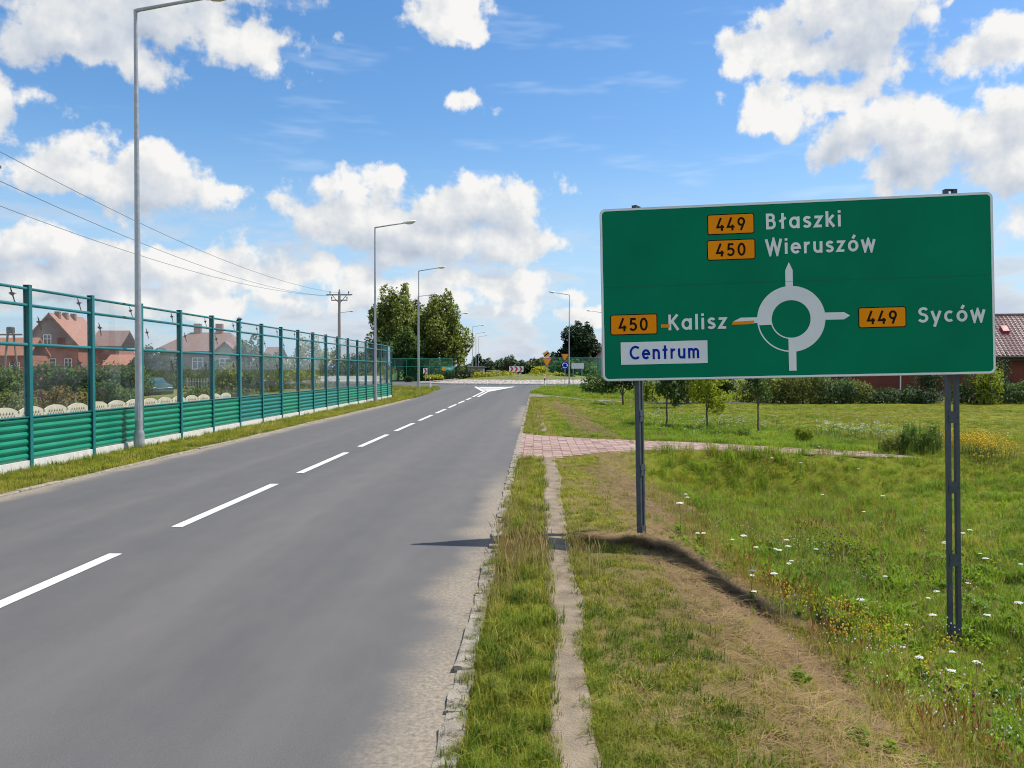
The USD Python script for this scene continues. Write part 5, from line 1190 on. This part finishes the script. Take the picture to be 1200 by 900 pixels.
class Field:
    """One stretch of ground cover: instanced tufts of several kinds, one object of kind stuff."""
    def __init__(self, name, label, cat):
        self.pi = UsdGeom.PointInstancer.Define(stage, free('/World', name)); tag(self.pi, label, cat, kind='stuff')
        self.protos, self.pos, self.idx, self.sc, self.rot = [], [], [], [], []
        self.path = str(self.pi.GetPath())
    def proto(self, name, mesh, m, extra=()):
        root = UsdGeom.Xform.Define(stage, free(self.path, name))
        obj('blades', mesh, m, root.GetPrim())
        for (nm, me, ma) in extra: obj(nm, me, ma, root.GetPrim())
        self.protos.append(root.GetPath()); return len(self.protos) - 1
    def put(self, k, x, y, s, dz=0.0):
        n = len(x); self.pos.append(np.c_[x, y, H(x, y) + dz]); self.idx.append(np.broadcast_to(k, n).astype(int)); self.sc.append(np.broadcast_to(s, n)); self.rot.append(rng.random(n) * 2 * np.pi)
    def done(self):
        p, i, s, r = np.vstack(self.pos), np.concatenate(self.idx), np.concatenate(self.sc), np.concatenate(self.rot)
        self.pi.CreatePrototypesRel().SetTargets(self.protos)
        self.pi.CreateProtoIndicesAttr(Vt.IntArray.FromNumpy(i.astype(np.int32))); self.pi.CreatePositionsAttr(Vt.Vec3fArray.FromNumpy(p.astype(np.float32)))
        self.pi.CreateScalesAttr(Vt.Vec3fArray.FromNumpy(np.repeat(s[:, None], 3, 1).astype(np.float32)))
        tx = .10 * rng.normal(size=len(r)); c, sn = np.cos(r / 2), np.sin(r / 2)
        q = np.c_[c, tx * c * .5, tx * sn * .5, sn]; q /= np.linalg.norm(q, axis=1, keepdims=True)
        self.pi.CreateOrientationsAttr(Vt.QuathArray([Gf.Quath(float(a), float(b), float(cc), float(d)) for a, b, cc, d in q]))
        return len(p)
def scatter(x0, x1, y0, y1, dens, clip=None):
    """Random points whose density (per square metre) is dens(x, y)."""
    tx, ty = np.meshgrid(np.linspace(x0, x1, 40), np.linspace(y0, y1, 60)); mx = float(np.max(dens(tx.ravel(), ty.ravel())))
    n = int((x1 - x0) * (y1 - y0) * mx * 1.05)
    x, y = x0 + (x1 - x0) * rng.random(n), y0 + (y1 - y0) * rng.random(n)
    k = rng.random(n) < dens(x, y) / mx
    x, y = x[k], y[k]
    # only what the camera could see, with a margin for a step to the side
    v = np.stack([x, y, np.zeros_like(x)], -1) - EYE; de = v @ FWD; sx_ = np.abs(v @ RGT) / np.maximum(de, .1)
    k = (de > 1.6) & (sx_ < .78)
    x, y = x[k], y[k]
    if clip is not None:
        k = clip(x, y); x, y = x[k], y[k]
    return x, y
off_drive = lambda x, y: ~((x > -.42) & (x < 9.0) & (y > drive_near(x) + .10 * (1 - smooth(2, 9, x))) & (y < drive_far(x) - .12)) | ((x > 4.0) & (rng.random(len(x)) < .035 * (x - 3))) | (rng.random(len(x)) < .004)
off_path = lambda x, y: ~((np.abs(x - path_mid(y)) < .5 * path_wid(y) * (.72 + .7 * bumps(x * 0 + 1.7, y, 2.2, 77))) & (y < 15.6))
def off_hard(x, y):
    p_ = shapely.points(x, y); return ~(shapely.contains(road_shape, p_) | shapely.contains(path_shape, p_)) & (np.hypot(x - CI[0], y - CI[1]) > R_OUT)
r = np.random.default_rng(31)
# --- the strip between kerb and trodden path
fv = Field('verge_grass', 'lush uneven grass on the strip between kerb and trodden path', 'grass')
ka = [fv.proto('lush_tuft', tuft(r, 26, .115, .055, .0042, .7), LF['g_lush']) for _ in range(4)]
kb = [fv.proto('yellow_tuft', tuft(r, 24, .11, .06, .0038, .8), LF['g_yel']) for _ in range(3)]
kc = [fv.proto('seeding_tuft', tuft(r, 10, .14, .05, .0035, .6), LF['g_yel'], [('seed_heads', seedheads(r, 6, .25, .05, .0035), LF['g_seed'])]) for _ in range(2)]
kd = [fv.proto('straw', tuft(r, 9, .05, .05, .0032, lying=.16), LF['g_dry']) for _ in range(2)]
dn = lambda a, b=1.25, y0=3.2: (lambda x, y: a * np.clip(y0 / np.maximum(y, .1), 0, 1) ** b)
x, y = scatter(-.40, .30, 1.9, 50, dn(430, 1.12), lambda x, y: off_path(x, y) & off_drive(x, y) & (x < path_mid(y)) & ((y < 16) | (y > 20.5)))
u = rng.random(len(x)) + .55 * bumps(x, y, 1.3, 81); edge = smooth(.08, .0, x + .36) 
k = np.where(u < .52, rng.choice(ka, len(x)), np.where(u < .80, rng.choice(kb, len(x)), np.where((u < .95) & (y > 5.5), rng.choice(kc, len(x)), rng.choice(kd, len(x)))))
k = np.where((y > 9) & (rng.random(len(x)) < .72), rng.choice(kb + kb + kb + kd + kc[:1], len(x)), k)
fv.put(k, x, y, (.62 + .55 * rng.random(len(x))) * (1 + .004 * y) * (.72 + .75 * np.clip(bumps(x, y, 2.1, 83) + .45, 0, 1)) * (1 - .35 * edge))
x, y = scatter(-.36, .5, 6.6, 7.6, lambda x, y: 90 + 0 * x, off_path); fv.put(rng.choice(kc, len(x)), x, y, .8 + .5 * rng.random(len(x)))
x, y = scatter(-.44, -.28, 6.5, 7.05, lambda x, y: 330 + 0 * x); fv.put(rng.choice(ka + kb, len(x)), x, y, .5 + .3 * rng.random(len(x)))
fv.done()
# --- the mown, drying shoulder right of the path and the bare bank
fs = Field('shoulder_grass', 'short drying grass and straw on the shoulder and bank right of the path', 'grass')
sa = [fs.proto('short_tuft', tuft(r, 26, .055, .06, .0038, .9), LF['g_yel']) for _ in range(3)]
sb = [fs.proto('short_green_tuft', tuft(r, 26, .06, .06, .0038, .9), LF['g_lush']) for _ in range(3)]
sc = [fs.proto('straw', tuft(r, 16, .03, .08, .0030, lying=.15), LF['g_dry']) for _ in range(4)]
sd = [fs.proto('litter', tuft(r, 16, .02, .09, .0042, lying=.10), LF['g_brown']) for _ in range(3)]
x, y = scatter(.2, 3.1, 1.9, 50, dn(460, 1.15), lambda x, y: off_path(x, y) & off_drive(x, y) & (x > path_mid(y)) & ((y < 16.5) | (y > 20.4)) & off_hard(x, y))
wt_, wd_, we_ = ground_kind(x, y)
u = rng.random(len(x)); pg = np.clip(.36 + 1.4 * bumps(x, y, .9, 85) - 1.0 * smooth(.8, 1.6, x) - .6 * (y > 10), 0, .9)
keep = rng.random(len(x)) < np.clip(1.05 - .72 * we_, .16, 1); 
k = np.where(u < pg, rng.choice(sb, len(x)), np.where(u < pg + (1 - pg) * np.clip(.58 - .30 * smooth(.7, 1.3, x) - .5 * we_, .06, 1), rng.choice(sa, len(x)), np.where(rng.random(len(x)) < .72, rng.choice(sc, len(x)), rng.choice(sd, len(x)))))
fs.put(k[keep], x[keep], y[keep], ((.65 + .6 * rng.random(len(x))) * (1 + .018 * y))[keep])
# the windrow of dried cuttings along the edge of the bank, beside the sign's shadow
tt = rng.random(1300); wx, wy = np.interp(tt, [0, .25, .5, .75, 1], RIDGE[:, 0]), np.interp(tt, [0, .25, .5, .75, 1], RIDGE[:, 1])
wx, wy = wx + rng.normal(.05, .07, 1300), wy + rng.normal(.04, .05, 1300)
fs.put(rng.choice(sc + sd, 1300), wx, wy, .8 + .5 * rng.random(1300), dz=.05 * rng.random(1300))
x, y = scatter(.8, 2.6, 2.4, 9.5, dn(170, .6), lambda x, y: ground_kind(x, y)[2] > .3); fs.put(np.where(rng.random(len(x)) < .5, rng.choice(sc, len(x)), rng.choice(sd, len(x))), x, y, .9 + .5 * rng.random(len(x)))
# crumbs, straws and creeping tufts on the trodden path itself
x, y = scatter(-.15, .7, 2.2, 15.5, dn(330, 1.0), lambda x, y: np.abs(x - path_mid(y)) < .6 * path_wid(y)); edge_ = np.abs(x - path_mid(y)) / path_wid(y) + .10 * rng.normal(size=len(x)) > .40
kk = rng.random(len(x)) < np.where(edge_, .95, .20 + .3 * smooth(9, 13, y)); fs.put(np.where(edge_, rng.choice(sa + sb + sc, len(x)), rng.choice(sd + sc, len(x)))[kk], x[kk], y[kk], (np.where(edge_, .55, .40) * (.6 + .7 * rng.random(len(x))))[kk])
fs.done()
# --- the ditch: tall meadow grass
fm = Field('ditch_meadow', 'tall lush meadow grass filling the ditch around the thick sign post', 'meadow')
ma = [fm.proto('meadow_tuft', tuft(r, 34, .20, .10, .0052, .75), LF['g_meadow']) for _ in range(5)]
mb = [fm.proto('meadow_yellow_tuft', tuft(r, 30, .18, .10, .0046, .8), LF['g_yel']) for _ in range(3)]
mc = [fm.proto('seeding_grass', tuft(r, 14, .20, .08, .004, .5), LF['g_meadow'], [('seed_heads', seedheads(r, 4, .32, .09, .004), LF['g_seed'])]) for _ in range(2)]
mr = [fm.proto('sorrel', tuft(r, 10, .16, .08, .004, .5), LF['g_yel'], [('seed_heads', seedheads(r, 16, .26, .10, .0042), LF['g_sorrel'])]) for _ in range(2)]
me = [fm.proto('herb_leaves', leaf_cloud(r, [((0, 0, .07), (.11, .11, .09))], 70, .036, hollow=.2), LF['g_meadow']) for _ in range(3)]
bankline = lambda y: 2.12 + .18 * smooth(8, 5, y) + .25 * bumps(y * 0, y, .8, 91)
x, y = scatter(1.5, 15.5, 2.6, 19.5, lambda x, y: 125 * np.clip(5.0 / np.maximum(y, 1), 0, 1) ** .8 * (1 - .25 * smooth(6.0, 9.0, x)) + 0 * x, lambda x, y: (x > bankline(y) + .35 * rng.normal(size=len(x))) & off_drive(x, y) & (ground_kind(x, y)[2] < .4))
red = np.exp(-((x - 2.35) / .40) ** 2 - ((y - 8.6) / 1.5) ** 2) + .75 * np.exp(-((x - 2.6) / .5) ** 2 - ((y - 5.6) / .9) ** 2) + .10 * np.exp(-((y - 14.3) / 1.3) ** 2)
u = rng.random(len(x)); pe = .5 + .9 * bumps(x, y, .6, 93)
k = np.where(u < red * .22, rng.choice(mr, len(x)), np.where(u < .30 + .30 * pe, rng.choice(ma, len(x)), np.where(u < .30 + .30 * pe + .15 * (y < 12), rng.choice(me, len(x)), np.where(u < .86, rng.choice(mb, len(x)), rng.choice(mc, len(x))))))
edge = smooth(.9, 0.0, x - bankline(y)); low = np.maximum(smooth(5.5, 8.5, x), .9 * np.exp(-((x - 4.1) / .6) ** 2 - ((y - 7.9) / .7) ** 2))
fm.put(k, x, y, (.70 + .55 * rng.random(len(x))) * (1 - .42 * edge) * (1 - .55 * low) * (.8 + .7 * np.clip(bumps(x, y, .9, 95) + .3, 0, .8)) * (1 + .012 * y))
x, y = scatter(1.2, 3.6, 2.6, 15, lambda x, y: 90 * np.clip(4.0 / np.maximum(y, 1), 0, 1) ** .7 + 0 * x, lambda x, y: (np.abs(x - bankline(y) - .25) < .22 + .25 * rng.random(len(x))) & (rng.random(len(x)) < .75))
mt = [fm.proto('dry_seeding_grass', tuft(r, 16, .17, .09, .0036, .7), LF['g_yel'], [('seed_heads', seedheads(r, 7, .24, .09, .0034), LF['g_seed'])]) for _ in range(2)]
u = rng.random(len(x)); fm.put(np.where(u < .62, rng.choice(mt, len(x)), np.where(u < .62 + .25 * np.clip(np.exp(-((x - 2.35) / .45) ** 2 - ((y - 8.6) / 1.5) ** 2) + .5 * np.exp(-((y - 5.3) / .8) ** 2), 0, 1), rng.choice(mr, len(x)), rng.choice(mb, len(x)))), x, y, .7 + .5 * rng.random(len(x)))
fm.done()
# --- meadow and mown field beyond the drive and to the right
ff = Field('field_grass', 'short yellow-green grass of the mown field beyond the drive', 'grass')
fa = [ff.proto('mown_tuft', tuft(r, 30, .075, .15, .008, .9), LF['g_mown']) for _ in range(4)]
fb = [ff.proto('rough_tuft', tuft(r, 30, .17, .13, .008, .7), LF['g_meadow']) for _ in range(3)]
fc = [ff.proto('dry_tuft', tuft(r, 24, .13, .14, .007, .7), LF['g_yel']) for _ in range(2)]
x, y = scatter(.5, 46, 10.5, 62, lambda x, y: 60 * np.clip(14 / np.maximum(y, 1), 0, 1) ** 1.15 * np.clip(smooth(6.5, 10, x) + (y > 19.5), 0, 1) + 0 * x + .001, lambda x, y: off_hard(x, y) & off_drive(x, y) & ~((x < 3.2) & (y < 46) & (ground_kind(x, y)[2] > .22) & (rng.random(len(x)) < .9)))
rough = smooth(11.5, 6.0, x) * smooth(45, 26, y) + .9 * smooth(4.5, 1.5, x) * (y > 40) + .5 * (bumps(x, y, .25, 97) > .12)
u = rng.random(len(x))
k = np.where(u < rough * .62, rng.choice(fb, len(x)), np.where(u < rough * .62 + .16 + .25 * (x < 3), rng.choice(fc, len(x)), rng.choice(fa, len(x))))
ff.put(k, x, y, (.7 + .6 * rng.random(len(x))) * (.80 + .006 * y) * (1 - .28 * smooth(24, 32, y)) * (1 - .35 * smooth(4.0, 2.0, x) * (y < 48)))
x, y = scatter(-.3, 16, 56, 79, lambda x, y: 3.2 + 0 * x, off_hard); ff.put(rng.choice(fb + fc + fc, len(x)), x, y, 1.6 + .9 * rng.random(len(x)))
ff.done()
# --- left verge
fl_ = Field('left_verge_grass', 'dry yellow-green grass along the foot of the noise barrier', 'grass')
la = [fl_.proto('verge_tuft', tuft(r, 26, .085, .10, .0065, .8), LF['g_yel']) for _ in range(3)]
lb = [fl_.proto('green_tuft', tuft(r, 24, .13, .09, .006, .7), LF['g_lush']) for _ in range(3)]
lc = [fl_.proto('straw', tuft(r, 12, .06, .09, .005, lying=.16), LF['g_dry']) for _ in range(2)]
x, y = scatter(-9.25, -7.27, 10, 78, lambda x, y: 70 * np.clip(14 / np.maximum(y, 1), 0, 1) ** 1.1 + 0 * x, lambda x, y: off_hard(x, y) & (x < -7.24 - .1 * rng.random(len(x))))
u = rng.random(len(x)); gr = smooth(-8.5, -9.1, x) * .5 + .15
k = np.where(u < gr, rng.choice(lb, len(x)), np.where(u < .86, rng.choice(la, len(x)), rng.choice(lc, len(x))))
fl_.put(k, x, y, (.6 + .6 * rng.random(len(x))) * (1 + .012 * y) * (1 - .35 * smooth(-8.9, -9.15, x)))
x, y = scatter(-16, -8, 52, 82, lambda x, y: 3.0 + 0 * x, off_hard); fl_.put(rng.choice(la + lb, len(x)), x, y, 1.6 + .8 * rng.random(len(x)))
x, y = scatter(-30, -9.6, 14, 60, lambda x, y: 3.0 * np.clip(20 / np.maximum(y, 1), 0, 1) + 0 * x); fl_.put(rng.choice(la + lb, len(x)), x, y, 2.0 + 1.2 * rng.random(len(x)))
fl_.done()
# --- flowers: the large white umbels one by one, the small bloom as ground cover
def umbel(r, rad, n, h=.0):
    m = MB()
    for k in range(n):
        a, q = k * 2.4, rad * math.sqrt((k + .5) / n); s = rad * .20 * (.8 + .4 * r.random()); c = np.array([q * math.cos(a), q * math.sin(a), .012 - .16 * q * q / rad + r.normal(0, .003)])
        ang = np.arange(5) * 2 * np.pi / 5 + r.random(); m.add(np.vstack([c + [0, 0, .004], np.c_[c[0] + s * np.cos(ang), c[1] + s * np.sin(ang), np.full(5, c[2] - .003)]]), [[0, i + 1, (i + 1) % 5 + 1] for i in range(5)])
    return m.out()
def make_carrot(label, seed):
    r = np.random.default_rng(seed); t = thing('wild_carrot', label, 'flower', group='white wild carrot umbels in the ditch and meadow')
    m = MB().tube(np.array([[0, 0, -.1], [.008, 0, .2], [.0, .01, .40]]), [.004, .0035, .0025], 5)
    for k in range(9): a = k * 2.4; m.tube(np.array([[0, .01, .40], [.035 * math.cos(a), .01 + .035 * math.sin(a), .425]]), .0012, 3, cap=False)
    obj('stem', m.out(), M_stem, t)
    v, f = umbel(r, .046, 26); v = v + [0, .01, .425]; obj('umbel', (v, f), M_umbel, t)
    v, f, n_ = leaf_cloud(r, [((0, 0, .10), (.05, .05, .08))], 24, .026, hollow=.1); obj('leaves', (v, f, n_), LF['g_meadow'], t)
    return t
UMB = [(804, 574), (805, 581), (797, 598), (817, 615), (824, 618), (872, 632), (886, 636), (908, 634), (921, 632), (924, 640), (912, 646), (928, 650), (882, 662), (881, 668), (883, 678), (906, 672), (925, 655), (957, 637), (964, 577), (1038, 669), (1097, 691), (1107, 626), (1106, 631), (1128, 625), (1137, 621), (1149, 639), (1154, 656), (1135, 678), (1196, 655), (1194, 711), (1064, 719), (1078, 765), (1114, 780), (1145, 771), (1088, 692), (1058, 744), (1092, 719), (1156, 717), (1008, 703), (1115, 753), (1034, 582), (1012, 597), (858, 622), (960, 518), (1038, 531), (1006, 545), (905, 535), (938, 540)]
ORD = ['first', 'second', 'third', 'fourth', 'fifth', 'sixth', 'seventh', 'eighth', 'ninth', 'tenth', 'eleventh', 'twelfth', 'thirteenth', 'fourteenth', 'fifteenth', 'sixteenth', 'seventeenth', 'eighteenth', 'nineteenth', 'twentieth', 'twenty-first', 'twenty-second', 'twenty-third']
spots = []
for a, b in UMB:
    # the flower head stands about 0.4 m over the ground: march along the pixel's ray to the plant
    d = FWD + RGT * (a - PW / 2) / FPX + UPV * (PH / 2 - b) / FPX; s = np.linspace(3, 40, 1500); q = EYE + d * s[:, None]
    q = q[np.argmax(q[:, 2] < H(q[:, 0], q[:, 1]) + .34)]
    place = 'beyond the paved drive' if q[1] > 15.5 else 'around the thick sign post' if abs(a - 1118) < 45 else 'along the foot of the bank' if q[0] < 3.4 else 'in the open ditch'
    spots.append((place, a, q))
first = None
for place in dict.fromkeys(p for p, _, _ in spots):
    for k, (_, a, q) in enumerate(sorted((s_ for s_ in spots if s_[0] == place), key=lambda s_: s_[1])):
        lab = f'white wild carrot umbel {place}, {ORD[k]} from the left there'
        at_ = Gf.Vec3d(float(q[0]), float(q[1]), float(H(q[0], q[1])))
        if first is None:
            first = make_carrot(lab, 3); first.GetAttribute('xformOp:translate').Set(at_)
        else: copy_of(first, at_, rng.random() * 6, lab, scale=.5 + .4 * rng.random())
fw = Field('wildflowers', 'small white, yellow and dark red bloom scattered through the meadow', 'flowers')
def bloom(r, n, rad, spread, h, um):
    m = MB()
    for k in range(n):
        a, q = r.random() * 6.28, spread * r.random() ** .5; c = np.array([q * math.cos(a), q * math.sin(a), h * (.7 + .5 * r.random())])
        if um: v, f = umbel(r, rad * (.7 + .6 * r.random()), 8); m.add(v + c, f)
        else:
            s = trimesh.creation.icosphere(0, rad * (.7 + .6 * r.random())); m.add(s.vertices * [1, 1, 1.25] + c, s.faces)
    return m.out()
def stalks(r, n, spread, h): return tuft(r, n, h * 1.05, spread, .003, .15, .1)
w1 = [fw.proto('white_bloom', bloom(r, 3, .018, .10, .30, True), M_umbel, [('stalks', stalks(r, 6, .1, .30), M_stem)]) for _ in range(2)]
w2 = [fw.proto('pale_bloom', bloom(r, 4, .008, .12, .22, False), M_pink, [('stalks', stalks(r, 6, .1, .2), M_stem)]) for _ in range(2)]
w3 = [fw.proto('dark_bloom', bloom(r, 5, .0075, .13, .32, False), M_burnet, [('stalks', stalks(r, 9, .12, .33), M_stem)]) for _ in range(2)]
w4 = [fw.proto('yellow_bloom', bloom(r, 16, .0085, .13, .26, False), M_yflower, [('stalks', stalks(r, 10, .12, .25), M_stem)]) for _ in range(2)]
w5 = [fw.proto('tiny_white_bloom', bloom(r, 6, .0055, .13, .24, False), M_umbel, [('stalks', stalks(r, 8, .12, .22), M_stem)]) for _ in range(2)]
def clump(a, b, z, n, sx_, sy_, kinds, s=1.0, ):
    q = G(a, b, z); x, y = q[0] + rng.normal(0, sx_, n), q[1] + rng.normal(0, sy_, n); ok = off_hard(x, y) & (x > .6); x, y = x[ok], y[ok]; fw.put(rng.choice(kinds, len(x)), x, y, s * (.75 + .5 * rng.random(len(x))))
clump(965, 700, -.55, 16, .35, .5, w4, .9); clump(1000, 722, -.6, 14, .3, .5, w4, .9); clump(950, 690, -.5, 8, .25, .4, w4, .8); clump(1025, 740, -.7, 7, .3, .4, w4, .8)
clump(1142, 545, -.6, 44, .45, .4, w4, 1.7); clump(1162, 550, -.6, 18, .35, .3, w4, 1.6)
clump(985, 640, -.75, 26, .55, .7, w3); clump(1035, 655, -.8, 22, .5, .6, w3); clump(930, 620, -.7, 18, .6, .8, w3); clump(1080, 680, -.8, 10, .4, .4, w3)
clump(905, 620, -.65, 16, .5, .8, w5); clump(985, 745, -.65, 12, .3, .4, w5); clump(1110, 840, -.7, 12, .5, .6, w5); clump(1160, 820, -.75, 12, .5, .6, w5); clump(1060, 720, -.7, 10, .5, .5, w5); clump(1180, 880, -.75, 16, .5, .4, w5)
clump(825, 500, -.3, 60, 1.0, 1.6, w1 + w5, 1.35); clump(870, 498, -.33, 34, 1.0, 1.6, w1 + w5, 1.2); clump(760, 492, -.25, 22, .8, 1.6, w1 + w5, 1.2); clump(990, 515, -.42, 50, .6, .9, w5 + w1, 1.6); clump(1070, 522, -.5, 40, .9, .8, w1 + w5, 1.4); clump(712, 474, -.2, 22, 1.0, 4, w5 + w1, 1.5)
x, y = scatter(2.6, 9, 3, 15, lambda x, y: 2.2 + 0 * x); fw.put(rng.choice(w2 + w5 + w3, len(x)), x, y, .7 + .5 * rng.random(len(x)))
x, y = scatter(3, 18, 20.5, 40, lambda x, y: .55 + 0 * x); fw.put(rng.choice(w1 + w5, len(x)), x, y, .9 + .5 * rng.random(len(x)))
fw.done()
# --- clumps of tall weeds standing by themselves in the meadow
def weed_clump(label, px, py, z, w, h, n, mat, seed):
    r = np.random.default_rng(seed); q = G(px, py, z); t = thing('weed_clump', label, 'weeds', (q[0], q[1], float(H(q[0], q[1]))))
    m = MB(); v, f, _n = tuft(r, n, h, w * .42, .012, .35, .2); m.add(v * [1, .8, 1], f); obj('stalks', m.out(), LF[mat], t)
    bl = [((w * .36 * math.cos(k * 2.4) * r.random() ** .5, w * .30 * math.sin(k * 2.4) * r.random() ** .5, h * (.25 + .5 * r.random())), (.07 + .05 * r.random(), .07 + .05 * r.random(), h * (.16 + .12 * r.random()))) for k in range(int(10 + 14 * w))]
    obj('leaves', leaf_cloud(r, bl, n * 7, .030, hollow=.1, flat=-.7, elong=2.4), LF[mat], t)
LF['w_green'] = leafmat('weed_green', (.026, .050, .010), (.065, .098, .018), (.14, .17, .035), .4, gain=2.5, up=.6)
weed_clump('tall blue-green clump of weeds left of the thick sign post', 1078, 552, -.75, 1.2, .80, 260, 'w_green', 96)
weed_clump('lower weeds just left of the tall weed clump', 1045, 548, -.70, .8, .5, 120, 'weed', 97)
weed_clump('low dark weed clump below the rightmost sapling', 869, 516, -.42, .7, .30, 90, 'w_green', 98)
weed_clump('small yellowish shrub standing alone beyond the drive', 942, 522, -.43, .55, .55, 110, 'lime', 99)
